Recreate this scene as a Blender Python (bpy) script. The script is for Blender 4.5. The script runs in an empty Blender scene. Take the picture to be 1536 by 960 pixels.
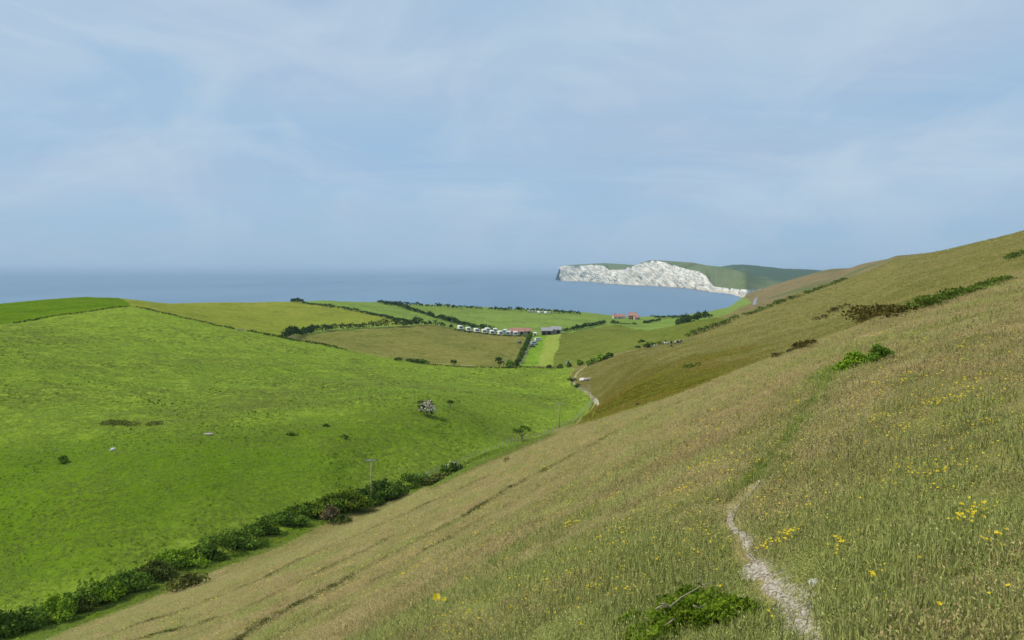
import bpy, bmesh, math, random
import numpy as np
from mathutils import Vector, Matrix

rng = np.random.default_rng(7)
random.seed(7)
C = bpy.context.scene.collection
F, EYE, HOR, CX = 1180.0, 80.0, 408.0, 768.0      # focal in photo pixels, eye height over the sea, horizon row

# ------------------------------------------------------------------ noise
def _hash(ix, iy, s):
    h = (ix.astype(np.int64) * 374761393 + iy.astype(np.int64) * 668265263 + s * 974634777) & 0x7fffffff
    h = ((h ^ (h >> 13)) * 1274126177) & 0x7fffffff
    return ((h ^ (h >> 16)) & 0xffff) / 65535.0
def vnoise(x, y, s=0):
    ix, iy = np.floor(x), np.floor(y)
    fx, fy = x - ix, y - iy
    fx, fy = fx * fx * (3 - 2 * fx), fy * fy * (3 - 2 * fy)
    a, b = _hash(ix, iy, s), _hash(ix + 1, iy, s)
    c, d = _hash(ix, iy + 1, s), _hash(ix + 1, iy + 1, s)
    return (a + (b - a) * fx) * (1 - fy) + (c + (d - c) * fx) * fy - 0.5
def fbm(x, y, o=4, s=0):
    r, a = 0, 1.0
    for k in range(o):
        r = r + a * vnoise(x * 2 ** k, y * 2 ** k, s + k)
        a *= 0.5
    return r
def sstep(a, b, x):
    t = np.clip((x - a) / (b - a), 0, 1)
    return t * t * (3 - 2 * t)

# ------------------------------------------------------------------ terrain
TH = math.radians(26)
cT, sT = math.cos(TH), math.sin(TH)
_n = np.arange(-600, 3000, 1.0)
_h = np.interp(_n, [-600, -160, -60, 0, 15, 86, 96, 130, 3000], [-40, -25, -9, 1.6, 10.5, 43.0, 44.2, 40.5, 40.5])
_k = np.exp(-(np.arange(-12, 13) / 4.0) ** 2); _k /= _k.sum()
_h = np.convolve(np.pad(_h, 12, mode='edge'), _k, mode='valid')
_h += 1.6 - np.interp(0, _n, _h)
def base_h(X, Y):
    n = -X * cT + Y * sT
    return np.interp(n, _n, _h)

ctrl = [  # (px, py, distance)
 # pasture on the left
 (0, 955, 88), (150, 918, 97), (300, 862, 110), (420, 812, 124), (557, 757, 148), (690, 712, 172), (783, 662, 210), (839, 644, 228),
 (880, 612, 270), (890, 598, 300), (862, 577, 350), (850, 552, 430),
 (0, 800, 123), (0, 690, 150), (0, 600, 205), (0, 530, 275), (0, 487, 400), (0, 462, 500), (-350, 800, 120), (-350, 600, 200), (-350, 500, 400), (-350, 470, 520),
 (150, 800, 120), (130, 690, 150), (130, 560, 260), (130, 500, 390), (130, 447, 605), (60, 451, 580), (0, 457, 560), (130, 453, 690), (0, 463, 680), (-350, 480, 700),
 (200, 460, 500), (200, 450, 620), (200, 456, 720), (300, 720, 140), (300, 620, 205), (300, 560, 300), (360, 495, 480), (270, 475, 495), (430, 507, 474), (470, 515, 470),
 (500, 630, 190), (500, 690, 160), (400, 655, 170), (620, 700, 168), (500, 580, 300), (650, 580, 320), (783, 600, 290), (600, 540, 450), (690, 549, 440), (780, 549, 440),
 (640, 625, 200), (700, 640, 200), (640, 660, 184),
 # farm fields
 (450, 499, 560), (600, 525, 500), (640, 488, 640), (700, 500, 630), (800, 503, 630), (740, 520, 530), (330, 453, 800), (330, 478, 560), (330, 458, 880), (437, 452, 880), (437, 475, 680),
 (480, 451, 900), (560, 453.5, 950), (640, 457, 1000), (720, 461, 1020), (800, 464, 1030), (870, 469, 1030), (920, 474, 1030), (990, 475, 1040), (1040, 471, 1080),
 (480, 456, 970), (560, 459, 1020), (720, 467, 1080), (870, 475, 1090), (990, 480, 1090),
 (900, 487, 750), (950, 477, 920), (1010, 490, 600), (950, 502, 560), (880, 522, 510), (850, 491, 700), (750, 475, 850), (700, 479, 800), (600, 472, 780), (520, 470, 740),
 (1085, 463, 1250), (1115, 448, 1500), (1085, 470, 900), (1060, 483, 700),
 # far slope, its brow, the down beyond it
 (890, 541, 420), (940, 525, 405), (1000, 518, 400), (1060, 493, 430), (1140, 463, 470), (1200, 440, 500), (1267, 419, 540), (1343, 392, 570), (1440, 370, 480), (1536, 347, 400), (1700, 312, 340),
 (1343, 399, 760), (1440, 378, 700), (1536, 356, 620), (1700, 322, 560), (1267, 424, 700), (1200, 444, 700), (1140, 466, 620),
 (1140, 452, 1350), (1200, 431, 1350), (1267, 412, 1350), (1158, 431, 2000), (1200, 417, 1900), (1238, 406, 1800), (1288, 397, 1700), (1343, 391, 1600), (1440, 382, 1600), (1700, 340, 1600),
 (1158, 436, 2400), (1238, 412, 2400), (1343, 398, 2400), (1600, 380, 2400),
 (1200, 520, 150), (1200, 490, 250), (1200, 465, 370), (1300, 490, 110), (1300, 465, 200), (1300, 430, 360), (1400, 455, 110), (1400, 425, 200), (1400, 395, 360),
 (1536, 407, 110), (1536, 382, 200), (1700, 385, 110), (1700, 350, 200), (1100, 530, 200), (1100, 500, 320), (1000, 590, 130), (1000, 550, 250), (1000, 530, 330),
 (930, 590, 190), (930, 560, 300), (880, 625, 180), (800, 672, 150),
 # brow of the near slope, and the dip behind it
 (1700, 372, 46), (1536, 410, 44), (1450, 437, 45), (1380, 462, 46), (1300, 492, 46), (1240, 513, 50), (1200, 525, 52), (1130, 553, 58), (1060, 580, 65), (1000, 602, 74), (930, 622, 84), (860, 642, 95), (780, 668, 110), (700, 703, 125),
 (1536, 413, 62), (1450, 441, 62), (1380, 466, 62), (1300, 497, 64), (1240, 519, 66), (1200, 531, 70), (1130, 557, 78),
]
for yy in (1.5, 3, 6, 12, 22):
    for uu in (-1150, -700, -300, 100, 450, 1150):
        h = float(base_h(np.array([uu / F * yy]), np.array([yy]))[0])
        ctrl.append((uu + CX, HOR + F * h / yy, yy))
for yy in (40, 60):
    for uu in (-1100, -700, -400, -150):
        h = float(base_h(np.array([uu / F * yy]), np.array([yy]))[0])
        ctrl.append((uu + CX, HOR + F * h / yy, yy))
ctrl = np.array(ctrl, float)
def q_of(u, Y): return u / 420.0, 1.35 * np.log(Y)
_cu, _cv, _cY = ctrl[:, 0] - CX, ctrl[:, 1] - HOR, ctrl[:, 2]
_qa, _qb = q_of(_cu, _cY)
_res = _cv - F * base_h(_cu / F * _cY, _cY) / _cY
def tps_k(d2): return np.where(d2 > 1e-12, 0.5 * d2 * np.log(np.maximum(d2, 1e-12)), 0.0)
N = len(ctrl)
_A = np.zeros((N + 3, N + 3))
_A[:N, :N] = tps_k((_qa[:, None] - _qa[None]) ** 2 + (_qb[:, None] - _qb[None]) ** 2) + np.eye(N) * 0.0015
_P = np.stack([np.ones(N), _qa, _qb], 1)
_A[:N, N:] = _P; _A[N:, :N] = _P.T
_w = np.linalg.solve(_A, np.concatenate([_res, np.zeros(3)]))
def residual(u, Y):
    a, b = q_of(u, Y)
    out = _w[N] + _w[N + 1] * a + _w[N + 2] * b
    for i in range(0, N):
        out = out + _w[i] * tps_k((a - _qa[i]) ** 2 + (b - _qb[i]) ** 2)
    return out
_cpx = [-1600, -350, 0, 130, 330, 480, 560, 640, 720, 800, 870, 920, 990, 1040, 1085, 1115, 1135, 1160, 1300, 3000]
_cYc = [600, 720, 720, 740, 900, 985, 1025, 1065, 1075, 1085, 1085, 1085, 1095, 1130, 1300, 1560, 1900, 2300, 2600, 2600]

GROOVES = []
def groove_depth(X, Y, grow=0.0):
    """animal tracks that run along the slope: narrow steps trodden into it"""
    X = np.asarray(X, float); Y = np.asarray(Y, float); out = np.zeros(X.shape)
    box = (np.abs(X) < 70) & (Y > 8) & (Y < 130)
    if not GROOVES or not box.any(): return out
    x, y = X[box], Y[box]; g = np.zeros(len(x)); grow = np.broadcast_to(grow, X.shape)[box]
    x = x + .35 * fbm(x / 2.6, y / 2.6, 3, 33); y = y + .35 * fbm(x / 2.6, y / 2.6, 3, 34)
    for pts, dep, wid in GROOVES:
        d = np.full(len(x), 1e9)
        for a, b_ in zip(pts[:-1], pts[1:]):
            ab = (b_[0] - a[0], b_[1] - a[1]); t_ = np.clip(((x - a[0]) * ab[0] + (y - a[1]) * ab[1]) / (ab[0] ** 2 + ab[1] ** 2), 0, 1)
            d = np.minimum(d, np.hypot(x - a[0] - t_ * ab[0], y - a[1] - t_ * ab[1]))
        brk = .45 + .55 * sstep(-.15, .1, fbm(x / 2.6 + pts[0][0], y / 2.6, 2, 31))
        g = np.maximum(g, dep * brk * np.exp(-(d / (wid + grow)) ** 2))
    out[box] = g
    return out
def ground(X, Y, fine=True):
    X = np.asarray(X, float); Y = np.asarray(Y, float)
    sh = X.shape; X = X.ravel(); Y = Y.ravel()
    r = np.hypot(X, Y)
    ang = np.abs(np.arctan2(X, Y))
    w = 1 - sstep(math.radians(44), math.radians(75), ang)
    Ys = np.maximum(Y, 0.25 * r + 1e-3)
    u = np.clip(X / Ys * F, -1250, 1250)
    Yc = np.interp(u + CX, _cpx, _cYc)
    Yq = np.clip(np.minimum(Ys, Yc), 1.0, 2600)
    h = base_h(X, Y)
    m = w > 0
    add = np.zeros_like(h)
    add[m] = residual(u[m], Yq[m]) * Yq[m] / F
    hb = h.copy()
    far = Ys > Yc
    hb[far] = base_h(u[far] / F * Yc[far], Yc[far])
    h = hb + w * add
    Z = EYE - h
    over = np.maximum(Ys - Yc, 0)
    Z = Z - over * 1.1
    Z = np.maximum(Z, -8)
    if fine:
        pas = sstep(92, 120, -X * cT + Y * sT)
        Z = Z + (fbm(X / 26, Y / 26, 3, 11) * (.35 + .9 * pas) * sstep(60, 160, r) + fbm(X / 7, Y / 7, 3, 12) * (.09 + .13 * pas) * sstep(15, 60, r)
                 + fbm(X / 1.3, Y / 1.3, 3, 13) * 0.10 * sstep(1.5, 5, r))
        Z = Z - groove_depth(X, Y)
    return Z.reshape(sh)
def gz(x, y): return float(ground(np.array([x]), np.array([y]))[0])

_mY = np.exp(np.linspace(math.log(1.2), math.log(2500), 1500))
def hit(px, py, fine=True):
    """the ground point that the photo shows at this pixel"""
    X = (px - CX) / F * _mY
    Z = ground(X, _mY, fine)
    ray = EYE - (py - HOR) / F * _mY
    below = np.nonzero(ray <= Z)[0]
    if len(below) == 0:
        k = int(np.argmin(ray - Z)); return float(X[k]), float(_mY[k]), float(Z[k])
    k = below[0]
    if k == 0: return float(X[0]), float(_mY[0]), float(Z[0])
    d0, d1 = ray[k - 1] - Z[k - 1], ray[k] - Z[k]
    t = d0 / (d0 - d1)
    Yh = _mY[k - 1] + t * (_mY[k] - _mY[k - 1])
    Xh = (px - CX) / F * Yh
    return float(Xh), float(Yh), gz(Xh, Yh)

for pl_, dep_, wid_ in (
    ([(330, 985), (400, 932), (490, 884), (586, 833), (640, 806), (686, 782), (767, 734), (830, 701), (900, 662), (975, 625), (1040, 596)], .12, .16),
    ([(380, 985), (414, 958), (515, 902), (560, 876), (638, 832), (729, 779), (807, 735), (870, 701), (940, 664)], .12, .16),
    ([(120, 972), (200, 940), (273, 917), (333, 893), (400, 868), (483, 826), (572, 788), (658, 750), (740, 712)], .12, .16),
    ([(200, 962), (300, 936), (360, 916), (420, 889), (500, 850), (590, 806)], .12, .16),
    ([(360, 960), (393, 941), (440, 917), (520, 874)], .12, .16),
    ([(640, 852), (720, 806), (800, 765), (860, 730)], .12, .16),
    ([(150, 1000), (260, 962), (330, 935)], .12, .16)):
    _g = [hit(a_, b_, False)[:2] for a_, b_ in pl_]
    GROOVES.append((_g, dep_, wid_))

# ------------------------------------------------------------------ helpers
def tag(o, label=None, cat=None, group=None, kind=None):
    if label: o['label'] = label
    if cat: o['category'] = cat
    if group: o['group'] = group
    if kind: o['kind'] = kind
    return o
def empty(name, loc, rz=0.0):
    o = bpy.data.objects.new(name, None); C.objects.link(o)
    o.location = loc; o.rotation_euler = (0, 0, rz); o.empty_display_size = 0.3
    return o
def np_mesh(name, V, Fc, mat=None, parent=None, smooth=False, loc=None, attr=None, link=True):
    """V (n,3); Fc list of faces or (m,k) array"""
    me = bpy.data.meshes.new(name)
    V = np.asarray(V, np.float32)
    if isinstance(Fc, np.ndarray):
        m, k = Fc.shape
        me.vertices.add(len(V)); me.vertices.foreach_set('co', V.ravel())
        me.loops.add(m * k); me.loops.foreach_set('vertex_index', Fc.astype(np.int32).ravel())
        me.polygons.add(m); me.polygons.foreach_set('loop_start', np.arange(0, m * k, k, dtype=np.int32))
        me.update(calc_edges=True)
    else:
        me.from_pydata(V.tolist(), [], Fc); me.update()
    if smooth: me.polygons.foreach_set('use_smooth', np.ones(len(me.polygons), bool))
    if attr:
        for nm, (dom, vals) in attr.items():
            a = me.attributes.new(nm, 'FLOAT', dom); a.data.foreach_set('value', np.asarray(vals, np.float32))
    if mat: me.materials.append(mat)
    me.validate()
    o = bpy.data.objects.new(name, me)
    if link: C.objects.link(o)
    if parent: o.parent = parent
    if loc is not None: o.location = loc
    return o
class MB:
    """collects boxes, prisms and tubes; build() links them as one mesh"""
    def __init__(s): s.v = []; s.f = []
    def add(s, v, f):
        b = len(s.v); s.v += [tuple(p) for p in v]; s.f += [tuple(i + b for i in q) for q in f]; return s
    def box(s, c, d, rz=0.0, taper=1.0):
        x, y, z = d[0] / 2, d[1] / 2, d[2] / 2
        pts = [(-x, -y, -z), (x, -y, -z), (x, y, -z), (-x, y, -z), (-x * taper, -y * taper, z), (x * taper, -y * taper, z), (x * taper, y * taper, z), (-x * taper, y * taper, z)]
        ca, sa = math.cos(rz), math.sin(rz)
        pts = [(c[0] + p[0] * ca - p[1] * sa, c[1] + p[0] * sa + p[1] * ca, c[2] + p[2]) for p in pts]
        return s.add(pts, [(0, 3, 2, 1), (4, 5, 6, 7), (0, 1, 5, 4), (1, 2, 6, 5), (2, 3, 7, 6), (3, 0, 4, 7)])
    def tube(s, pts, rad, seg=7, cap=True):
        pts = [Vector(p) for p in pts]
        if not hasattr(rad, '__len__'): rad = [rad] * len(pts)
        rings = []
        for i, p in enumerate(pts):
            d = (pts[min(i + 1, len(pts) - 1)] - pts[max(i - 1, 0)]).normalized()
            a = d.cross(Vector((0, 0, 1)) if abs(d.z) < .9 else Vector((1, 0, 0))).normalized(); b = d.cross(a)
            rings.append([p + (a * math.cos(t) + b * math.sin(t)) * rad[i] for t in [2 * math.pi * k / seg for k in range(seg)]])
        v = [q for r in rings for q in r]; f = []
        for i in range(len(pts) - 1):
            for k in range(seg):
                f.append((i * seg + k, i * seg + (k + 1) % seg, (i + 1) * seg + (k + 1) % seg, (i + 1) * seg + k))
        if cap: f.append(tuple(range(seg))[::-1]); f.append(tuple((len(pts) - 1) * seg + k for k in range(seg)))
        return s.add(v, f)
    def build(s, name, mat, parent=None, smooth=False, loc=None):
        return np_mesh(name, np.array(s.v), s.f, mat, parent, smooth, loc)

# ------------------------------------------------------------------ materials
def M_new(name):
    m = bpy.data.materials.new(name); m.use_nodes = True
    nt = m.node_tree; nt.nodes.clear()
    out = nt.nodes.new('ShaderNodeOutputMaterial')
    return m, nt, out
def N_(nt, t, **kw):
    n = nt.nodes.new(t)
    for k, v in kw.items(): setattr(n, k, v)
    return n
def setin(n, **kw):
    for k, v in kw.items(): n.inputs[k.replace('_', ' ')].default_value = v
def noise(nt, vec, scale, detail=4, rough=.55, dist=0.0):
    n = N_(nt, 'ShaderNodeTexNoise'); setin(n, Scale=scale, Detail=detail, Roughness=rough, Distortion=dist)
    if vec is not None: nt.links.new(vec, n.inputs['Vector'])
    return n.outputs['Fac']
def ramp(nt, fac, a, b, ca=(0, 0, 0, 1), cb=(1, 1, 1, 1)):
    r = N_(nt, 'ShaderNodeValToRGB'); e = r.color_ramp.elements
    e[0].position, e[1].position = a, b; e[0].color, e[1].color = ca, cb
    nt.links.new(fac, r.inputs['Fac']); return r.outputs['Color']
def mix(nt, fac, a, b, blend='MIX'):
    m = N_(nt, 'ShaderNodeMix', data_type='RGBA', blend_type=blend)
    for sock, val in ((m.inputs[0], fac), (m.inputs[6], a), (m.inputs[7], b)):
        if isinstance(val, (int, float)): sock.default_value = val
        elif isinstance(val, tuple): sock.default_value = val if len(val) == 4 else val + (1,)
        else: nt.links.new(val, sock)
    return m.outputs[2]
def mapping(nt, scale=(1, 1, 1), rot=(0, 0, 0), src='pos'):
    g = N_(nt, 'ShaderNodeNewGeometry') if src == 'pos' else N_(nt, 'ShaderNodeTexCoord')
    m = N_(nt, 'ShaderNodeMapping'); m.inputs['Scale'].default_value = scale; m.inputs['Rotation'].default_value = rot
    nt.links.new(g.outputs['Position'] if src == 'pos' else g.outputs['Object'], m.inputs['Vector'])
    return m.outputs['Vector']
def math_(nt, op, a, b=0.0):
    m = N_(nt, 'ShaderNodeMath', operation=op)
    for i, v in enumerate((a, b)):
        if isinstance(v, (int, float)): m.inputs[i].default_value = v
        else: nt.links.new(v, m.inputs[i])
    return m.outputs[0]
def rgb(r, g, b):
    f = lambda c: (c / 255 / 12.92) if c / 255 <= .04045 else ((c / 255 + .055) / 1.055) ** 2.4
    return (f(r), f(g), f(b), 1)

def ground_mat(name, cols, scales=(0.02, 0.12, 0.9), bump=0.5, bscale=1.6, stretch=None, third=None, bdist=0.35, blend=None, con=1.0):
    """grassland seen from afar: sward of mixed colour, in patches of three sizes"""
    m, nt, out = M_new(name)
    cols = (cols[0], cols[1], tuple(q * (1 - .18 * con) for q in cols[2][:3]) + (1,), tuple(q * (1 + .16 * con) for q in cols[3][:3]) + (1,))
    v = mapping(nt) if stretch is None else mapping(nt, stretch[0], (0, 0, stretch[1]))
    v0 = mapping(nt)
    c = mix(nt, ramp(nt, noise(nt, v0, scales[0], 5, .6), .36, .64), cols[0], cols[1])
    c = mix(nt, math_(nt, 'MULTIPLY', ramp(nt, noise(nt, v, scales[1], 5, .65, .4), .42, .66), .75), c, cols[2])
    c = mix(nt, math_(nt, 'MULTIPLY', ramp(nt, noise(nt, v, scales[2], 5, .75), .42, .66), .8), c, cols[3])
    if third: c = mix(nt, math_(nt, 'MULTIPLY', ramp(nt, noise(nt, v0, third[1], 3, .6, .6), third[2], third[2] + .1), third[3]), c, third[0])
    if blend:     # second sward graded in over some metres; on the bank it also paints shade
        c2 = mix(nt, ramp(nt, noise(nt, v, scales[1], 5, .65, .4), .40, .62), blend[0], blend[1])
        c2 = mix(nt, math_(nt, 'MULTIPLY', ramp(nt, noise(nt, v, scales[2], 4, .7), .45, .68), .6), c2, blend[2])
        at = N_(nt, 'ShaderNodeAttribute', attribute_name='sward')
        c = mix(nt, at.outputs['Fac'], c, c2)
    b = N_(nt, 'ShaderNodeBsdfPrincipled'); setin(b, Roughness=.9); b.inputs['Specular IOR Level'].default_value = .0
    nt.links.new(c, b.inputs['Base Color'])
    bp = N_(nt, 'ShaderNodeBump'); setin(bp, Strength=bump, Distance=bdist)
    hgt = math_(nt, 'ADD', noise(nt, v, bscale, 6, .7), math_(nt, 'MULTIPLY', noise(nt, v, bscale * .22, 4, .6), 1.6))
    nt.links.new(hgt, bp.inputs['Height']); nt.links.new(bp.outputs['Normal'], b.inputs['Normal'])
    nt.links.new(b.outputs['BSDF'], out.inputs['Surface'])
    return m
def plain_mat(name, col, rough=.7, var=.18, scale=3.0, spec=.3, metal=0.0, bump=0.0):
    m, nt, out = M_new(name)
    v = mapping(nt, src='obj')
    d = tuple(c * (1 - var) for c in col[:3]) + (1,); l = tuple(min(1, c * (1 + var)) for c in col[:3]) + (1,)
    c = mix(nt, ramp(nt, noise(nt, v, scale, 5, .6), .3, .7), d, l)
    b = N_(nt, 'ShaderNodeBsdfPrincipled'); setin(b, Roughness=rough, Metallic=metal); b.inputs['Specular IOR Level'].default_value = spec
    nt.links.new(c, b.inputs['Base Color'])
    if bump:
        bp = N_(nt, 'ShaderNodeBump'); setin(bp, Strength=bump, Distance=.05)
        nt.links.new(noise(nt, v, scale * 4, 5, .6), bp.inputs['Height']); nt.links.new(bp.outputs['Normal'], b.inputs['Normal'])
    nt.links.new(b.outputs['BSDF'], out.inputs['Surface'])
    return m
def leaf_mat(name, c0, c1, c2=None, trans=.35, patch=0.0, pscale=.25, turf=None):
    """leaves or blades: colour from the per-leaf attribute 'rnd', part of the light passes through"""
    m, nt, out = M_new(name)
    at = N_(nt, 'ShaderNodeAttribute', attribute_name='rnd')
    c = mix(nt, at.outputs['Fac'], c0, c1)
    if c2: 
        v = mapping(nt)
        c = mix(nt, math_(nt, 'MULTIPLY', ramp(nt, noise(nt, v, pscale, 3, .6), .42, .6), patch), c, c2)
    d = N_(nt, 'ShaderNodeBsdfDiffuse'); t = N_(nt, 'ShaderNodeBsdfTranslucent'); mx = N_(nt, 'ShaderNodeMixShader')
    nt.links.new(c, d.inputs['Color']); nt.links.new(c, t.inputs['Color'])
    mx.inputs[0].default_value = trans
    if turf:      # close turf scatters light like the ground it grows from
        g = N_(nt, 'ShaderNodeNewGeometry'); vm = N_(nt, 'ShaderNodeVectorMath', operation='MULTIPLY_ADD'); vm.inputs[1].default_value = (.4, .4, .4); vm.inputs[2].default_value = turf
        vn = N_(nt, 'ShaderNodeVectorMath', operation='NORMALIZE'); nt.links.new(g.outputs['Normal'], vm.inputs[0]); nt.links.new(vm.outputs[0], vn.inputs[0]); nt.links.new(vn.outputs[0], d.inputs['Normal'])
    nt.links.new(d.outputs[0], mx.inputs[1]); nt.links.new(t.outputs[0], mx.inputs[2]); nt.links.new(mx.outputs[0], out.inputs['Surface'])
    return m

G = {}
G['hillside'] = ground_mat('dry_downland', ((0.2425, 0.1966, 0.0762, 1), (0.2819, 0.2346, 0.1009, 1), (0.2099, 0.1903, 0.0616, 1), (0.3277, 0.2726, 0.1291, 1)), (.03, .22, 1.7), .55, 2.6)
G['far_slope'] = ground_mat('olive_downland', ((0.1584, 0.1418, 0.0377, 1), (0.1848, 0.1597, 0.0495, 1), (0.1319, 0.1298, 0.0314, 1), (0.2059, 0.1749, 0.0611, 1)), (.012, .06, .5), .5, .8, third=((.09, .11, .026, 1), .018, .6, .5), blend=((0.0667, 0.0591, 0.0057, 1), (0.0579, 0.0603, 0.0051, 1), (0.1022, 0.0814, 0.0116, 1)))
G['lower_slope'] = ground_mat('rough_downland', ((0.0667, 0.0591, 0.0057, 1), (0.0852, 0.0651, 0.0077, 1), (0.0579, 0.0603, 0.0051, 1), (0.1022, 0.0814, 0.0116, 1)), (.02, .1, .6), .6, .9, third=((.10, .135, .022, 1), .035, .58, .6))
G['down'] = ground_mat('grey_downland', ((0.18, 0.1386, 0.055, 1), (0.2, 0.1476, 0.0661, 1), (0.14, 0.1342, 0.044, 1), (0.2, 0.152, 0.0734, 1)), (.006, .03, .2), .4, .3, third=((.08, .12, .03, 1), .006, .52, .6), con=2.4)
G['pasture'] = ground_mat('pasture_grass', ((0.1818, 0.266, 0.0211, 1), (0.2166, 0.2876, 0.0283, 1), (0.135, 0.2157, 0.0158, 1), (0.2598, 0.3235, 0.0426, 1)), (.013, .085, .55), .75, .75, third=((.12, .135, .022, 1), .012, .58, .5), bdist=.6, blend=((0.1052, 0.184, 0.0082, 1), (0.1234, 0.2038, 0.0104, 1), (0.1612, 0.2431, 0.0181, 1)))  # blend: deeper green of the bank, with the scarp's shade put into the colour
G['bank'] = ground_mat('bank_grass_shaded', ((0.1095, 0.1834, 0.0042, 1), (0.1285, 0.2031, 0.0054, 1), (0.0876, 0.1572, 0.0042, 1), (0.1679, 0.2424, 0.0096, 1)), (.02, .1, .6), .8, .8, bdist=.6)  # deeper grass, darkened in colour for the shade on the scarp
G['hilltop'] = ground_mat('hilltop_grass', ((0.0839, 0.1502, 0.0046, 1), (0.0937, 0.1601, 0.0053, 1), (0.074, 0.1401, 0.004, 1), (0.1085, 0.1701, 0.0073, 1)), (.01, .05, .4), .5, .5, con=2.4)
G['crest_field'] = ground_mat('crest_grass', ((0.1789, 0.211, 0.023, 1), (0.2145, 0.211, 0.031, 1), (0.1574, 0.2178, 0.0194, 1), (0.2145, 0.2383, 0.0354, 1)), (.008, .04, .3), .4, .5, con=2.4)
G['hay_field'] = ground_mat('hay_grass', ((0.1529, 0.1558, 0.0317, 1), (0.1802, 0.1591, 0.0435, 1), (0.1256, 0.1615, 0.0237, 1), (0.191, 0.1788, 0.0476, 1)), (.008, .04, .3), .4, .5, con=2.4)
G['camp_field'] = ground_mat('short_grass', ((0.1493, 0.2547, 0.0202, 1), (0.168, 0.2674, 0.0237, 1), (0.1368, 0.2292, 0.0169, 1), (0.1866, 0.2802, 0.0305, 1)), (.01, .08, .5), .3, .6, con=2.4)
G['mown_strip'] = ground_mat('mown_grass', ((0.2279, 0.2806, 0.0519, 1), (0.2508, 0.2993, 0.0567, 1), (0.2051, 0.2744, 0.0425, 1), (0.2735, 0.2931, 0.0472, 1)), (.01, .06, .5), .3, .6, stretch=((1.2, .12, 1), 0.05))
G['valley_field'] = ground_mat('valley_grass', ((0.1104, 0.1402, 0.0191, 1), (0.1297, 0.1454, 0.0235, 1), (0.0961, 0.1402, 0.0162, 1), (0.149, 0.161, 0.0332, 1)), (.01, .05, .4), .4, .5, con=2.4)
G['coast_field'] = ground_mat('coast_grass', ((0.1447, 0.2174, 0.0374, 1), (0.1644, 0.2299, 0.0437, 1), (0.1315, 0.1988, 0.0349, 1), (0.1842, 0.2362, 0.0562, 1)), (.006, .03, .25), .3, .4, con=2.4)
G['verge'] = ground_mat('verge_grass', ((0.0816, 0.1404, 0.0045, 1), (0.0998, 0.1579, 0.006, 1), (0.0726, 0.1229, 0.0037, 1), (0.127, 0.1755, 0.0112, 1)), (.05, .3, 1.5), .6, 1.5)

# ------------------------------------------------------------------ which ground belongs to which field
def W(px, py=None, Y=None):
    if Y is not None: return ((px - CX) / F * Y, Y)
    x, y, z = hit(px, py); return (x, y)
def line(pts):
    return [W(*p) if len(p) > 2 or p[1] is not None else p for p in pts]
def inside(poly, X, Y):
    P = np.array(poly); r = np.zeros(X.shape, bool)
    x0, y0 = P[:, 0], P[:, 1]; x1, y1 = np.roll(x0, -1), np.roll(y0, -1)
    for a, b, c, d in zip(x0, y0, x1, y1):
        if b == d: continue
        cond = ((b > Y) != (d > Y)) & (X < (c - a) * (Y - b) / (d - b) + a)
        r ^= cond
    return r
hedge_px = [(80, 958), (180, 917), (253, 888), (317, 858), (417, 822), (470, 795), (557, 757), (620, 738), (660, 728), (700, 708), (760, 682), (830, 652)]
hedge_w = [(-106, -15), (-82, 39)] + [W(*p) for p in hedge_px]
fence_px = [(862, 633), (882, 614), (891, 601), (886, 592), (872, 583), (860, 577), (854, 572), (855, 562), (860, 553)]
fence_w = [W(*p) for p in fence_px]
far_px = [(850, 550.5), (780, 550), (690, 549), (640, 545), (600, 540), (530, 527), (470, 515), (430, 507), (395, 501), (360, 495), (315, 485), (270, 475), (235, 467), (200, 460)]
far_w = [W(*p) for p in far_px]
hill_w = [W(200, 460), W(150, 464.5), W(100, 471), W(50, 479), W(0, 487), W(-200, 520), W(-400, 560)]
polys = [
 ('coast_field', [W(-600, Y=900), W(330, Y=520), W(850, Y=460), W(880, Y=520), W(1010, 490), W(1060, Y=640), W(1130, Y=1300), W(1110, Y=1700), W(900, Y=1500), W(0, Y=1500)]),
 ('pasture', hedge_w + fence_w + far_w + hill_w[1:] + [(-420, 100), (-300, -60)]),
 ('hilltop', [(-900, 560)] + hill_w[::-1] + [W(250, Y=640), W(250, Y=1000), (-900, 1000)]),
 ('crest_field', [W(200, 460), W(235, 467), W(270, 475), W(315, 485), W(360, 495), W(395, 501), W(428, 507), W(452, 498), W(500, 492), W(590, 488), W(625, 485), W(575, 475), W(520, 463), W(470, 456), W(437, 453), W(425, Y=1000), W(180, Y=900), W(180, Y=600)]),
 ('hay_field', [W(440, 509), W(455, 502), W(500, 495), W(590, 490.5), W(640, 487), W(690, 494), W(720, 499), W(760, 502.5), W(797, 502), W(787, 525), W(776, 549)] + [W(*p) for p in far_px[2:7]]),
 ('camp_field', [W(776, 549), W(787, 525), W(798, 502), W(838, 500), W(832, 520), W(806, 549)]),
 ('mown_strip', [W(806, 549), W(813, 525), W(820, 502), W(842, 500), W(838, 520), W(828, 549.5)]),
 ('valley_field', [W(828, 549.5), W(838, 520), W(842, 501), W(880, 494), W(930, 487), W(1010, 489), W(1060, Y=640), W(1100, Y=480), W(1060, 492), W(1010, 514), W(940, 526), W(893, 541), W(862, 549)]),
]
down_poly = [W(1090, Y=760), W(1140, Y=640), W(1200, Y=600), W(1343, Y=690), W(1536, Y=560), W(1900, Y=500), W(2200, Y=2700), W(1150, Y=2800), W(1105, Y=1700), W(1120, Y=1100)]
brow_px = [(690, 710), (720, 700), (780, 668), (860, 642), (930, 622), (1000, 602), (1060, 580), (1130, 553), (1200, 525), (1240, 513), (1280, 497)]
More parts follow.
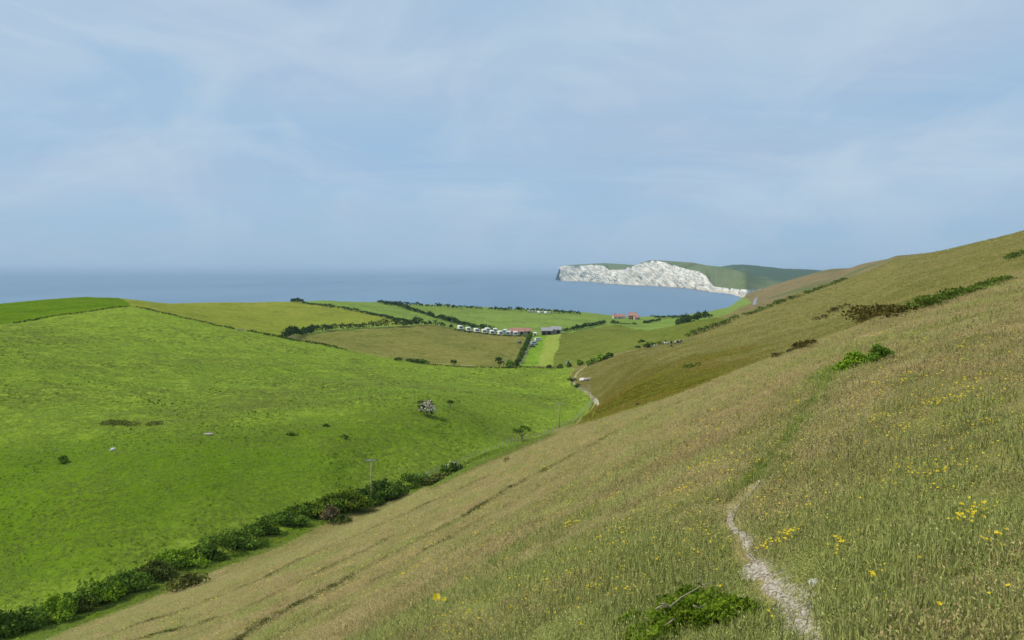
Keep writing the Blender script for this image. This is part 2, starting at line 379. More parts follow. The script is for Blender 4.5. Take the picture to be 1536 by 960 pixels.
brow_w = [W(x, Y=y) for x, y in ((640, 150), (700, 125), (780, 112), (860, 97), (930, 86), (1000, 77), (1060, 68), (1130, 62), (1200, 58), (1300, 52), (1450, 50), (1700, 48))]
farslope_poly = brow_w[::1] + [W(1900, Y=60), W(2000, Y=560), W(1536, Y=640), W(1343, Y=760), W(1200, Y=680), W(1100, Y=500), W(1060, 492), W(1010, 514), W(940, 526), W(893, 541), W(870, 560), W(893, 585), W(900, 600), W(884, 620), W(830, 657), W(760, 686), W(700, 712), W(650, 737)]
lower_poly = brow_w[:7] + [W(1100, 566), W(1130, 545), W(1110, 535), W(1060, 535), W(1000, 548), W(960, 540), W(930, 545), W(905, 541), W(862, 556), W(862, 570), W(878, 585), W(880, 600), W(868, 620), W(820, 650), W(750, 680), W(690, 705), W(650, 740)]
verge_poly = [W(70, 962)] + [W(*p) for p in hedge_px] + [W(862, 634), W(862, 631), W(830, 646), W(760, 670), W(700, 692), W(660, 709), W(620, 727), W(557, 747), W(470, 779), W(417, 801), W(320, 845), W(247, 873), W(187, 897), W(100, 932), W(50, 950), W(0, 970)]
bank_poly = [W(-200, 690), W(0, 672), W(120, 650), W(200, 648), W(330, 645), W(420, 632), W(520, 622), W(620, 612), W(700, 606), W(745, 612), W(700, 622), W(680, 650), W(600, 668), W(480, 712), W(380, 755), W(270, 800), W(100, 860), W(-200, 930)]

# ------------------------------------------------------------------ the ground sheet, cut along the field edges
nf, nb = 1050, 150
phi = np.concatenate([np.linspace(-38, 38, nf), np.linspace(38, 322, nb + 2)[1:-1]]) * math.pi / 180
rr = np.exp(np.linspace(math.log(.5), math.log(2750), 1150))
PH, RR = np.meshgrid(phi, rr)
GX, GY = RR * np.sin(PH), RR * np.cos(PH)
GZ = np.empty_like(GX)
for i in range(0, GX.shape[0], 50): GZ[i:i + 50] = ground(GX[i:i + 50], GY[i:i + 50])
# path hollow and bare track are laid on top later
nr, nc = GX.shape
idx = np.arange(nr * nc).reshape(nr, nc)
nxt = np.roll(idx, -1, 1)
Q = np.stack([idx[:-1], nxt[:-1], nxt[1:], idx[1:]], -1).reshape(-1, 4)[:, ::-1]
VX = np.stack([GX.ravel(), GY.ravel(), GZ.ravel()], 1)
cen = VX[Q].mean(1)
cls = np.zeros(len(Q), int); names = ['hillside']
def put(nm, poly, wob=0.0):
    if nm not in names: names.append(nm)
    x, y = cen[:, 0], cen[:, 1]
    if wob:
        rr_ = np.hypot(x, y) * wob
        x, y = x + fbm(x / 9, y / 9, 3, 40) * rr_, y + fbm(x / 9, y / 9, 3, 41) * rr_
    cls[inside(poly, x, y)] = names.index(nm)
put('far_slope', farslope_poly, .03)
put('down', down_poly, .02)
for nm, pl in polys: put(nm, pl, .004)
cls[(cls == 0) & (cen[:, 1] > 105) & (cen[:, 0] > -40)] = names.index('far_slope')
put('verge', verge_poly, .0)
def soft(poly, x, y, rad, wob):
    r = np.hypot(x, y); out = np.zeros(len(x)); g = np.random.default_rng(5)
    dx, dy = fbm(x / 14, y / 14, 3, 44) * r * wob, fbm(x / 14, y / 14, 3, 45) * r * wob
    for k in range(14):
        a, q = g.uniform(0, 6.283), math.sqrt(g.uniform(0, 1)) * rad
        out += inside(poly, x + dx + math.cos(a) * q * r, y + dy + math.sin(a) * q * r)
    return out / 14
for i, nm in enumerate(names):
    sel = Q[cls == i]
    if not len(sel): continue
    used, inv = np.unique(sel, return_inverse=True)
    at = None
    if nm == 'pasture': at = {'sward': ('POINT', soft(bank_poly, VX[used, 0], VX[used, 1], .07, .06))}
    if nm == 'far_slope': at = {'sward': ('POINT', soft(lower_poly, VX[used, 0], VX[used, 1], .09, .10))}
    o = np_mesh({'coast_field': 'coastal_field', 'down': 'far_down', 'bank': 'grass_bank', 'hilltop': 'hilltop'}.get(nm, nm), VX[used], inv.reshape(-1, 4).astype(np.int32), G[nm], smooth=True, attr=at)
    tag(o, kind='structure')
centre_cap = np_mesh('hillside_underfoot', np.concatenate([[[0, 0, gz(0, 0)]], VX[idx[0]]]), [(0, 1 + (k + 1) % nc, 1 + k) for k in range(nc)], G['hillside'], smooth=True)
tag(centre_cap, kind='structure')

# ------------------------------------------------------------------ sea
m, nt, out = M_new('sea_water')
b = N_(nt, 'ShaderNodeBsdfPrincipled'); setin(b, Roughness=.38, IOR=1.33)
v = mapping(nt, (1, 1, 1)); vs = mapping(nt, (.0016, .00025, 1), (0, 0, .2))
c = mix(nt, ramp(nt, noise(nt, vs, 1.0, 4, .6), .35, .65), (.085, .17, .255, 1), (.135, .225, .31, 1))
nt.links.new(c, b.inputs['Base Color'])
bp = N_(nt, 'ShaderNodeBump'); setin(bp, Strength=.5, Distance=.6); nt.links.new(noise(nt, v, .12, 6, .65), bp.inputs['Height'])
nt.links.new(bp.outputs['Normal'], b.inputs['Normal']); nt.links.new(b.outputs['BSDF'], out.inputs['Surface'])
SR = 60000.0
ang = np.linspace(0, 2 * math.pi, 97)[:-1]
rads = [0, 500, 1500, 3000, 6000, 12000, 25000, SR]
SV = [(0, 0, 0)]; SF = []
for r in rads[1:]: SV += [(r * math.cos(a), r * math.sin(a), 0) for a in ang]
for k in range(96): SF.append((0, 1 + k, 1 + (k + 1) % 96))
for j in range(len(rads) - 2):
    for k in range(96):
        a0, b0 = 1 + j * 96 + k, 1 + j * 96 + (k + 1) % 96
        SF.append((a0, a0 + 96, b0 + 96, b0))
tag(np_mesh('sea', SV, SF, m, smooth=True), kind='structure')

# ------------------------------------------------------------------ chalk headland across the bay
base_pts = [(840.5, 421.3), (870, 421.8), (890, 423), (905, 425), (940, 427.3), (980, 428.8), (1020, 431.3), (1045, 434), (1066, 438), (1085, 439.5), (1101, 442), (1110, 446), (1118, 448), (1130, 446), (1145, 444), (1185, 440)]
top_pts = [(840.5, 400), (848, 398.2), (870, 398.8), (888, 397), (905, 398.6), (909, 401), (913, 405), (930, 404.5), (945, 400.3), (953, 398), (960, 394.6), (974, 391.2), (986, 391.2), (994, 392.8), (1012, 398), (1030, 403.7), (1050, 407.5), (1059, 413.7), (1066, 424.7), (1072, 430), (1087, 431.5), (1101, 433), (1123, 434.7), (1139, 433.8), (1158, 431), (1185, 428)]
ridge_pts = [(840.5, 399.5), (848, 397.8), (870, 396.5), (905, 394.6), (930, 396), (953, 397.6), (960, 394.2), (974, 390.6), (986, 390.4), (1010, 392), (1040, 394), (1060, 398), (1080, 400), (1100, 404), (1125, 411), (1150, 420), (1185, 424)]
ip = lambda pts, x: np.interp(x, [p[0] for p in pts], [p[1] for p in pts])
hx = np.linspace(840.5, 1185, 620)
bpy_, tpy_, rpy_ = ip(base_pts, hx), ip(top_pts, hx), ip(ridge_pts, hx)
rpy_ = np.minimum(rpy_, tpy_ - .25)
kk = np.ones(15) / 15
Yb = EYE * F / (bpy_ - HOR); Yb = np.convolve(np.pad(Yb, 7, mode='edge'), kk, mode='valid')
Yt = Yb + np.interp(hx, [840, 900, 980, 1060, 1075, 1185], [70, 110, 190, 120, 60, 60])
Yr = Yt + np.interp(hx, [840, 905, 950, 960, 990, 1060, 1185], [250, 700, 500, 60, 120, 500, 1200])
def sec(px, py, Y): return np.stack([(px - CX) / F * Y, Y, EYE - (py - HOR) / F * Y], -1)
Pb = sec(hx, bpy_, Yb); Pb[:, 2] = -3
Pt = sec(hx, tpy_, Yt); Pr = sec(hx, rpy_, Yr)
NR = 110
t = np.linspace(0, 1, NR)[:, None, None]
CL = Pb[None] + (Pt - Pb)[None] * np.concatenate([t * .75 + .25 * t ** 2, t * .75 + .25 * t ** 2, t * .9 + .1 * np.sin(t * math.pi / 2)], -1)
arc = np.concatenate([[0], np.cumsum(np.hypot(np.diff(Pb[:, 0]), np.diff(Pb[:, 1])))])
A_, Z_ = np.meshgrid(arc, np.zeros(NR)); Z_ = CL[:, :, 2]
sl = A_ + Z_ * .75                                     # gullies lean across the face
rid = lambda x, y, s: 1 - 2 * np.abs(fbm(x, y, 4, s))
env = np.sin(np.clip(t[:, :, 0], 0, 1) * math.pi) ** .6 * np.interp(hx, [840, 900, 1060, 1075, 1185], [.7, 1, 1, .3, .25])[None]
dsp = (rid(sl / 95, Z_ / 160, 60) - .6) * 60 + (rid(sl / 34, Z_ / 90, 65) - .6) * 34 + fbm(sl / 12, Z_ / 40, 3, 70) * 5
tx, ty = np.gradient(Pb[:, 0]), np.gradient(Pb[:, 1]); tl = np.hypot(tx, ty)
nx_, ny_ = ty / tl, -tx / tl
CL[:, :, 0] += dsp * env * nx_[None]; CL[:, :, 1] += dsp * env * ny_[None]
def gridmesh(name, Gd, mat, **kw):
    a, b_ = Gd.shape[:2]; id_ = np.arange(a * b_).reshape(a, b_)
    q = np.stack([id_[:-1, :-1], id_[:-1, 1:], id_[1:, 1:], id_[1:, :-1]], -1).reshape(-1, 4)
    return np_mesh(name, Gd.reshape(-1, 3), q.astype(np.int32), mat, smooth=True, **kw)
m, nt, out = M_new('chalk')
v_ = mapping(nt, (1, 1, 1), (0, math.radians(40), 0)); mq = N_(nt, 'ShaderNodeMapping'); mq.inputs['Scale'].default_value = (.034, .006, .006); nt.links.new(v_, mq.inputs['Vector']); v = mq.outputs['Vector']
c = mix(nt, ramp(nt, noise(nt, v, 1.0, 6, .65), .4, .62), (.75, .70, .585, 1), (.54, .51, .43, 1))
c = mix(nt, math_(nt, 'MULTIPLY', ramp(nt, noise(nt, v, 2.3, 5, .7, .5), .46, .58), .85), c, (.27, .29, .25, 1))  # slanted grey patches: grassy chalk, with gully shade painted into the colour
b = N_(nt, 'ShaderNodeBsdfPrincipled'); setin(b, Roughness=.95); b.inputs['Specular IOR Level'].default_value = .1
g_ = N_(nt, 'ShaderNodeNewGeometry'); sp = N_(nt, 'ShaderNodeSeparateXYZ'); nt.links.new(g_.outputs['Position'], sp.inputs[0])
c = mix(nt, ramp(nt, math_(nt, 'DIVIDE', sp.outputs['Z'], 40.0), .03, .3, (.75, .75, .75, 1), (0, 0, 0, 1)), c, (.50, .42, .31, 1))
nt.links.new(c, b.inputs['Base Color']); nt.links.new(b.outputs['BSDF'], out.inputs['Surface'])
tag(gridmesh('chalk_cliffs', CL, m), kind='structure')
tt = np.linspace(0, 1, 40)[:, None, None]
TP = CL[-1][None] + (Pr - CL[-1])[None] * tt
TP[:, :, 2] += np.sin(tt[:, :, 0] * math.pi) * 0.5
Pk = Pr.copy(); Pk[:, 1] += 900; Pk[:, 2] = -5
BK = Pr[None] + (Pk - Pr)[None] * np.linspace(0, 1, 12)[1:, None, None]
hd = ground_mat('headland_turf', ((.12, .155, .062, 1), (.135, .165, .068, 1), (.105, .145, .055, 1), (.155, .175, .085, 1)), (.0015, .006, .05), .2, .05, third=((.05, .08, .02, 1), .003, .58, .7))  # pale turf green, nudged bluer so the colour carries a little haze
tag(gridmesh('headland', np.concatenate([TP, BK]), hd), kind='structure')

# wooded hills behind the headland
fh_t = [(1040, 410), (1070, 402), (1086, 399.3), (1100, 397), (1122, 397), (1150, 400), (1180, 403.2), (1210, 404), (1240, 406), (1300, 409), (1400, 415)]
fx = np.linspace(1040, 1400, 260)
fy = ip(fh_t, fx) + fbm(fx / 8, fx * 0, 3, 80) * .5
rows = []
for k, tq in enumerate(np.linspace(0, 1, 40)):
    Yq = 4700 + 1500 * tq
    pyq = 432 + (fy - 432) * tq ** .8
    g = sec(fx, pyq, np.full_like(fx, Yq)); g[:, 2] += fbm(g[:, 0] / 140, g[:, 1] / 140, 4, 81) * 14 * (1 - tq)
    rows.append(g)
g = rows[-1].copy(); g[:, 1] += 900; g[:, 2] = -5; rows.append(g)
wood = ground_mat('wooded_hill', ((.04, .075, .022, 1), (.055, .085, .026, 1), (.03, .06, .018, 1), (.065, .10, .04, 1)), (.0015, .008, .04), .6, .04, third=((.10, .14, .04, 1), .003, .56, .9), bdist=3)
tag(gridmesh('wooded_hills', np.array(rows), wood), kind='structure')
# ------------------------------------------------------------------ foliage, bark, small materials
LM = {
 'dark': leaf_mat('leaves_dark_green', (0.0425, 0.0851, 0.0113, 1), (0.1169, 0.1924, 0.0255, 1), trans=.22),
 'mixed': leaf_mat('leaves_mid_green', (0.0756, 0.144, 0.0168, 1), (0.2142, 0.324, 0.0437, 1), trans=.22),
 'bright': leaf_mat('leaves_fresh_green', (0.1205, 0.2167, 0.0143, 1), (0.3347, 0.4845, 0.0393, 1), trans=.22),
 'yellow': leaf_mat('leaves_yellow_green', (.055, .095, .008, 1), (.24, .31, .03, 1), trans=.22),
 'dull': leaf_mat('leaves_dull_olive', (0.05, 0.075, 0.014, 1), (0.14, 0.165, 0.035, 1), trans=.22),
 'brown': leaf_mat('twigs_dead_brown', (.09, .07, .03, 1), (.25, .195, .09, 1), trans=.1),
 'olive': leaf_mat('scrub_olive', (0.09, 0.105, 0.022, 1), (0.24, 0.25, 0.06, 1), trans=.22),
 'gorse': leaf_mat('gorse_brown_green', (0.0572, 0.0508, 0.0136, 1), (0.1461, 0.1186, 0.0322, 1), trans=.15),
 'gorsegreen': leaf_mat('gorse_green', (0.063, 0.098, 0.014, 1), (0.154, 0.21, 0.035, 1), trans=.2),
 'blossom': leaf_mat('hawthorn_blossom', (.52, .46, .32, 1), (.85, .78, .60, 1), trans=.2),
 'far': leaf_mat('leaves_far_hedge', (0.0286, 0.0585, 0.0156, 1), (0.078, 0.1235, 0.0338, 1), trans=.2),
}
bark = plain_mat('bark', (.16, .13, .10, 1), .9, .3, 6)
wood_grey = plain_mat('weathered_wood', (.50, .45, .37, 1), .85, .25, 5)
pole_wood = plain_mat('pole_timber', (.42, .33, .22, 1), .8, .2, 4)
steel = plain_mat('galvanised_steel', (.52, .55, .57, 1), .5, .1, 6, .5)

def leaf_quads(P, Nrm, size, tilt=.9, elong=1.5):
    n = len(P)
    d = Nrm + rng.normal(0, tilt, (n, 3)); d /= np.linalg.norm(d, axis=1)[:, None] + 1e-9
    a = np.cross(d, rng.normal(0, 1, (n, 3))); a /= np.linalg.norm(a, axis=1)[:, None] + 1e-9
    b = np.cross(d, a)
    s = size * rng.uniform(.6, 1.35, n)[:, None]
    V = np.stack([P - a * s * elong / 2, P - b * s / 2 + d * s * .12, P + a * s * elong / 2, P + b * s / 2 + d * s * .12], 1).reshape(-1, 3)
    return V, np.arange(4 * n).reshape(-1, 4)
def crown_points(blobs, n, rough=.28):
    """points spread through the outer part of a union of uneven lobes; returns points and outward directions"""
    vol = np.array([(b[3] * b[4] * b[5]) ** (2 / 3) for b in blobs]); k = rng.choice(len(blobs), n, p=vol / vol.sum())
    B = np.array(blobs)[k]
    d = rng.normal(0, 1, (n, 3)); d /= np.linalg.norm(d, axis=1)[:, None]
    d[:, 2] = np.where(d[:, 2] < -.35, -d[:, 2], d[:, 2])
    lump = 1 + rough * 2 * vnoise(d[:, 0] * 2.3 + B[:, 0] * 3.1 + d[:, 2] * 1.7, d[:, 1] * 2.3 + B[:, 1] * 2.3 - d[:, 2] * 1.3, 5) + rough * vnoise(d[:, 0] * 6 + d[:, 2] * 4, d[:, 1] * 6 - d[:, 2] * 3 + B[:, 0], 6)
    rad = (1 - np.abs(rng.normal(0, .2, n))) * lump
    return B[:, :3] + d * B[:, 3:6] * rad[:, None], d
def leafy(name, blobs, n, size, mat, parent=None, loc=None, rough=.28, floor=None, tilt=.9, elong=1.5):
    P, D = crown_points(blobs, n, rough)
    if floor is not None: P = P[P[:, 2] > floor]; D = D[:len(P)]
    V, Fq = leaf_quads(P, D, size, tilt, elong)
    # sprays of one shade: leaves that sit together share a tint
    rnd = np.clip(.5 + .9 * vnoise(P[:, 0] * 2.2 / max(size * 4, .05) * .35, (P[:, 1] + P[:, 2]) * 2.2 / max(size * 4, .05) * .35, 9) + rng.normal(0, .18, len(P)), 0, 1)
    return np_mesh(name, V, Fq.astype(np.int32), mat, parent, loc=loc, attr={'rnd': ('FACE', rnd)})

def bush(px, foot, top, wpx, kind, label, name='bush', cat='bush', group=None, dens=1.0, lobes=5, depth=None, stem=True, leaf=None, dist=None):
    x, y, z = hit(px, foot)
    if dist: x, y = (px - CX) / F * dist, dist; z = gz(x, y)
    k = y / F
    w, h = wpx * k, max(.3, (foot - top) * k)
    if dist: h = max(.4, EYE - (top - HOR) / F * y - z)
    root = empty(name, (x, y, z)); tag(root, label, cat, group)
    dp = depth or min(w, h * 1.3)
    bl = []
    for i in range(lobes):
        ox = rng.uniform(-.34, .34) * w; oy = rng.uniform(-.25, .25) * dp
        hh = h * rng.uniform(.55, 1.0) * (1 - .35 * abs(ox / w * 2))
        gzr = gz(x + ox, y + oy) - z
        bl.append((ox, oy, gzr + hh * .46, w * rng.uniform(.2, .32), dp * .42, hh * .55))
    bl.append((0, 0, h * .5, w * .3, dp * .4, h * .52))
    size = leaf or max(.0024 * y, .09)
    n = int(min(5200, dens * 11 * sum(b[3] * b[5] + b[4] * b[5] for b in bl) / size ** 2 * .55))
    leafy('foliage', bl, max(60, n), size, LM[kind], root, rough=.42)
    if stem:
        mb = MB()
        for i in range(4):
            a = rng.uniform(0, 6.28); q = Vector((math.cos(a) * w * .22, math.sin(a) * dp * .2, h * .62))
            mb.tube([(q.x * .15, q.y * .15, -.15), q * .5, q], [.05 * h / 2, .035 * h / 2, .012 * h], 5)
        mb.build('stem', bark, root)
    return root

# ------------------------------------------------------------------ hedge at the foot of the slope, bush by bush
hb = [
 (0, 966, 914, 52, 'dark', 'dark hedge bush cut off by the bottom left corner'),
 (46, 953, 906, 44, 'mixed', 'mid green hedge bush next to the one in the bottom left corner'),
 (82, 940, 888, 38, 'bright', 'tall fresh green hedge bush, third from the lower left end of the hedge'),
 (116, 929, 893, 46, 'dull', 'dull olive hedge bush low between two taller greener ones near the hedge end'),
 (152, 913, 868, 46, 'bright', 'fresh green pointed hedge bush uphill of the dull olive one'),
 (192, 897, 853, 48, 'mixed', 'broad mid green hedge bush behind the strip of bright verge grass'),
 (234, 878, 838, 42, 'dull', 'brownish olive hedge bush directly left of the large fresh green bush by the pale mound'),
 (273, 858, 820, 54, 'bright', 'large fresh green hedge bush right behind the pale olive mound'),
 (311, 849, 817, 38, 'dark', 'dark hedge bush uphill of the pale olive mound'),
 (353, 830, 795, 54, 'mixed', 'wide mid green hedge bush halfway along the hedge below the pole'),
 (396, 812, 783, 48, 'dark', 'dark low hedge bush between the halfway bush and the yellow green ones'),
 (430, 797, 764, 42, 'mixed', 'mid green hedge bush at the lower side of the yellow green bush'),
 (462, 784, 750, 54, 'yellow', 'bright yellow green sunlit hedge bush left of the dead brown shrub'),
 (521, 770, 732, 58, 'yellow', 'tall yellow topped green bush just left of the utility pole'),
 (547, 758, 730, 34, 'dark', 'dark bush right behind the foot of the utility pole'),
 (573, 752, 719, 42, 'dark', 'round very dark bush just right of the utility pole'),
 (606, 739, 725, 44, 'mixed', 'low trailing hedge bush right of the round dark bush'),
 (636, 728, 716, 32, 'dull', 'lowest hedge bush beside the pale field gate'),
]
for a in hb:
    a = list(a); a[3] *= 1.45; a[2] += 4; a[1] -= 11 if a[1] > 780 else 5
    bush(*a, name='hedge_bush', group='bushes of the hedge along the foot of the slope', dens=1.5, lobes=8)
bush(496, 781, 758, 36, 'brown', 'dead brown leafless shrub in the hedge', 'dead_shrub', 'shrub', dens=.7)
bush(512, 786, 773, 34, 'dull', 'low olive shrub in front of the dead brown one', 'shrub', 'shrub')
bush(282, 884, 860, 62, 'olive', 'pale olive rounded mound of scrub in front of the hedge', 'scrub_mound', 'shrub', lobes=6)
bush(662, 738, 711, 80, 'olive', 'long olive scrub mound below the white flowering bush', 'scrub_mound', 'shrub', lobes=9, dist=158)
r_ = bush(683, 722, 694, 38, 'dark', 'dark round bush with a few white blossoms by the track fence', 'flowering_bush', 'bush', dist=168, lobes=6)
leafy('blossom', [(-.6, -.8, 2.4, 1.6, 1.2, 1.4), (.8, -.6, 1.8, 1.2, 1, 1)], 40, .22, LM['blossom'], r_)
bush(761, 692, 686, 12, 'dull', 'small lone scrub tuft on the slope below the track', 'shrub', 'shrub')
# ------------------------------------------------------------------ trees
def tree(px, foot, top, wpx, kind, label, name='tree', cat='tree', group=None, trunk_frac=.3, lobes=6, seed=1, lean=0, two=False, dens=1.0):
    x, y, z = hit(px, foot); k = y / F
    w, h = wpx * k, (foot - top) * k
    root = empty(name, (x, y, z)); tag(root, label, cat, group)
    rs = np.random.default_rng(seed); bl = []
    if two: cs = [(-.3, .62, .24, .24), (-.12, .55, .2, .2), (.28, .74, .24, .2), (.05, .80, .26, .17), (.38, .62, .14, .14)]
    else: cs = [(rs.uniform(-.3, .3), rs.uniform(trunk_frac + .22, .84), rs.uniform(.18, .3), rs.uniform(.16, .24)) for _ in range(lobes)]
    for ox, oz, rx, rz in cs: bl.append((ox * w + lean * oz * h, rs.uniform(-.2, .2) * w, oz * h, rx * w, rx * w * .9, rz * h))
    size = max(.0016 * y, .1)
    n = int(min(5000, dens * 6 * sum(b[3] * b[5] * 2 for b in bl) / size ** 2 * .6))
    leafy('crown', bl, max(80, n), size, LM[kind], root, rough=.35)
    mb = MB(); r0 = max(.09, h * .035)
    mb.tube([(0, 0, -.3), (lean * .1 * h, 0, h * trunk_frac * .6), (lean * .25 * h, 0, h * (trunk_frac + .12))], [r0 * 1.3, r0, r0 * .75], 7)
    mb.build('trunk', bark, root)
    for b in bl[:5]:
        MB().tube([(lean * .2 * h, 0, h * trunk_frac), ((b[0]) * .6, b[1] * .5, (h * trunk_frac + b[2]) / 2), (b[0], b[1], b[2])], [r0 * .6, r0 * .4, r0 * .15], 5).build('limb', bark, root)
    return root
hw = tree(641, 624, 600, 28, 'dull', 'hawthorn covered in creamy white blossom standing in the pasture', 'hawthorn', trunk_frac=-.12, lobes=10, seed=3, dens=1.0)
k_ = hit(641, 624)[1] / F
leafy('blossom', [(-.1 * 28 * k_, -.4, 12 * k_, 11 * k_, 9 * k_, 11 * k_), (.2 * 28 * k_, -.6, 9 * k_, 9 * k_, 9 * k_, 8 * k_), (0, -.5, 17 * k_, 7 * k_, 6 * k_, 6 * k_)], 300, .36, LM['blossom'], hw, rough=.3)
tree(676, 613, 601, 13, 'dark', 'tiny dark tree on a thin trunk right of the white blossoming hawthorn', trunk_frac=.38, lobes=5, seed=5)
tree(783, 661, 638, 29, 'mixed', 'lone windswept tree with two lobed crown beside the track fence', trunk_frac=.28, seed=8, two=True, dens=1.2)
tree(681, 550, 540, 9, 'dark', 'small round tree alone on the far pasture boundary', trunk_frac=.25, lobes=4, seed=9)
tree(749, 551.5, 536, 16, 'dark', 'tallest round tree at the foot of the lane hedge', trunk_frac=.15, lobes=6, seed=10)
tree(858, 579, 565, 15, 'dull', 'thin grey green bush tree at the bend of the track', trunk_frac=.15, lobes=5, seed=11)
bush(765, 551.5, 540, 14, 'mixed', 'bushy clump right of the tallest tree at the lane foot', 'bush', dens=1)
bush(774, 549, 541, 9, 'dark', 'narrow dark bush at the bottom end of the lane hedge', 'bush')
for a in [(598, 541, 535.5, 13, 'dark', 'short dark bush, first of three in the pasture boundary dip'),
          (613, 542, 537.5, 8, 'dark', 'smallest dark bush between two longer ones on the pasture boundary'),
          (632, 545, 538, 31, 'dark', 'long low dark thicket on the pasture boundary'),
          (824, 552, 547.5, 9, 'dark', 'low dark bush below the pale mown strip'),
          (841, 552, 546.5, 11, 'dark', 'rounded dark bush on the boundary right of the mown strip'),
          (853, 551, 543, 8, 'dark', 'upright dark bush beside the tiny grey hut'),
          (870, 548, 540.5, 14, 'mixed', 'green bush on the boundary right of the tiny grey hut'),
          (867, 581, 575, 10, 'dull', 'small bush on the outside of the track bend'),
          (957, 609, 605, 9, 'gorse', 'lone dark dwarf bush on the brown lower slope'),
          (972, 521, 514, 10, 'dark', 'dark bush by the grazing cows'),
          (962, 513.5, 510, 9, 'dark', 'small dark bush out in the field above the cows')]:
    bush(*a, name='bush', dens=.9, stem=False)
for a in [(889, 546, 538, 18, 'mixed', 'lowest bush of the bright clump where the track climbs'),
          (901, 541, 531, 22, 'bright', 'middle bush of the bright clump where the track climbs'),
          (913, 537, 528, 15, 'dark', 'dark topmost bush of the clump where the track climbs')]:
    bush(*a, name='bush', group='bushes where the track climbs', dens=1)

# ------------------------------------------------------------------ hedgerows of the farm
def hedge_row(pts, h, w, kind, label, leaf=None, hvar=.35, dens=2.0, name='hedgerow', cat='hedge', off=0.0, group='hedgerows between the fields', lump=5.0):
    ps = [Vector(hit(*p)) if len(p) == 2 else Vector(((p[0] - CX) / F * p[2], p[2], 0)) for p in pts]
    for p in ps: p.z = gz(p.x, p.y)
    o0 = ps[len(ps) // 2].copy()
    root = empty(name, o0); tag(root, label, cat, group)
    bl = []; step = max(w * .7, .6); sd = rng.uniform(0, 99)
    for a, b in zip(ps[:-1], ps[1:]):
        L_ = (b - a).length; m_ = max(1, int(L_ / step))
        for i in range(m_):
            p = a.lerp(b, (i + rng.uniform(0, 1)) / m_); zz = gz(p.x, p.y)
            hh = h * (1 + hvar * 2 * float(fbm(np.array([(p.x + p.y * .6) / lump + sd]), np.array([sd]), 3, 3)[0]) + rng.uniform(-.1, .1))
            hh = max(hh, h * .35)
            bl.append((p.x - o0.x + rng.uniform(-.2, .2) * w, p.y - o0.y + rng.uniform(-.2, .2) * w, zz - o0.z + hh * .42, w * .6, w * .6, hh * .6))
    size = leaf or max(.0013 * o0.y, .12)
    n = int(min(16000, dens * 5 * sum(b[3] * b[5] for b in bl) / size ** 2 * .6))
    leafy('foliage', bl, n, size, LM[kind], root)
    return root
hedge_row([(428, 508), (445, 503), (470, 498.5), (500, 495), (540, 492.5), (580, 491), (605, 490), (632, 488)], 4.8, 4.6, 'far', 'thick dark hedge with rounded tops at the left edge of the brown hay field', hvar=.6, lump=9)
hedge_row([(632, 488), (655, 489.5), (680, 493)], 3.6, 3.0, 'far', 'dark hedge running from the thick hedge down to the first white caravan', hvar=.4)
hedge_row([(680, 494.5), (700, 498.5), (720, 501.2), (745, 503.5), (775, 505), (795, 504.5)], 1.2, 1.2, 'far', 'low clipped hedge right in front of the row of white caravans', hvar=.2)
hedge_row([(437, 453.5), (455, 455.5), (480, 458.5), (520, 464.5), (550, 470.5), (580, 477.5), (605, 482), (628, 487)], 3.0, 3.0, 'far', 'long diagonal hedge, lower of two, on the crest above the hay field', hvar=.5)
hedge_row([(568, 455), (585, 458.5), (610, 464), (640, 472.5), (665, 480.5), (690, 488), (715, 494.5), (740, 497)], 3.6, 3.2, 'far', 'long diagonal hedge, upper of two, running down behind the caravans', hvar=.5)
hedge_row([(590, 456), (620, 458.5), (650, 460.2), (680, 462), (722, 464)], 3.5, 5, 'far', 'dark hedge along the cliff top skyline, left stretch', hvar=.3)
hedge_row([(734, 465), (770, 466), (800, 467.5), (840, 470.3), (868, 472)], 3.8, 5, 'far', 'dark hedge along the cliff top skyline, right stretch', hvar=.3)
hedge_row([(796, 504), (792, 513), (787, 525), (781, 537), (777, 546)], 2.6, 2.4, 'dark', 'dark lane hedge between the hay field and the camping field', hvar=.3)
hedge_row([(845, 498), (862, 495), (880, 491.5), (897, 488), (908, 486)], 3.0, 3.0, 'far', 'hedge rising right from the grey barns', hvar=.5)
hedge_row([(918, 486), (930, 485.5), (945, 486.5), (957, 487)], 2.6, 4, 'far', 'broken row of bushes below the red roofed houses', hvar=.9, lump=7)
hedge_row([(966, 485), (978, 483), (990, 481)], 2.2, 2.5, 'far', 'short dark hedge right of the red roofed houses', hvar=.3)
hedge_row([(1017, 486.5), (1030, 484), (1045, 482), (1062, 479.5)], 4.4, 4.5, 'far', 'row of dark trees seen over the brow near the coast', hvar=.5, lump=8)
hedge_row([(975, 477.5), (1005, 477.5), (1030, 477.5), (1065, 476)], 3.5, 6, 'far', 'dark strip of scrub along the cliff top right of the houses', hvar=.3)
hedge_row([(640, 547), (690, 550.3), (740, 552.3), (800, 552), (845, 552.3)], .7, .6, 'dull', 'thin low hedge line across the valley floor at the pasture edge', leaf=.4, hvar=.4)
hedge_row([(205, 461), (235, 468), (270, 476), (315, 486), (352, 494.5)], .9, .9, 'dull', 'thin dark hedge bank running down from the hilltop to the pale gate', leaf=.45, hvar=.4)
hedge_row([(371, 497.5), (395, 502), (428, 508.5), (470, 516), (520, 526)], 1.2, 1.2, 'dark', 'thin dark hedge bank from the pale gate down past the hay field corner', leaf=.5, hvar=.4)
hedge_row([(20, 485), (60, 478.5), (100, 472), (150, 465.5), (190, 461)], .7, .8, 'dull', 'faint low hedge bank curving over the left hilltop', leaf=.45, hvar=.4)
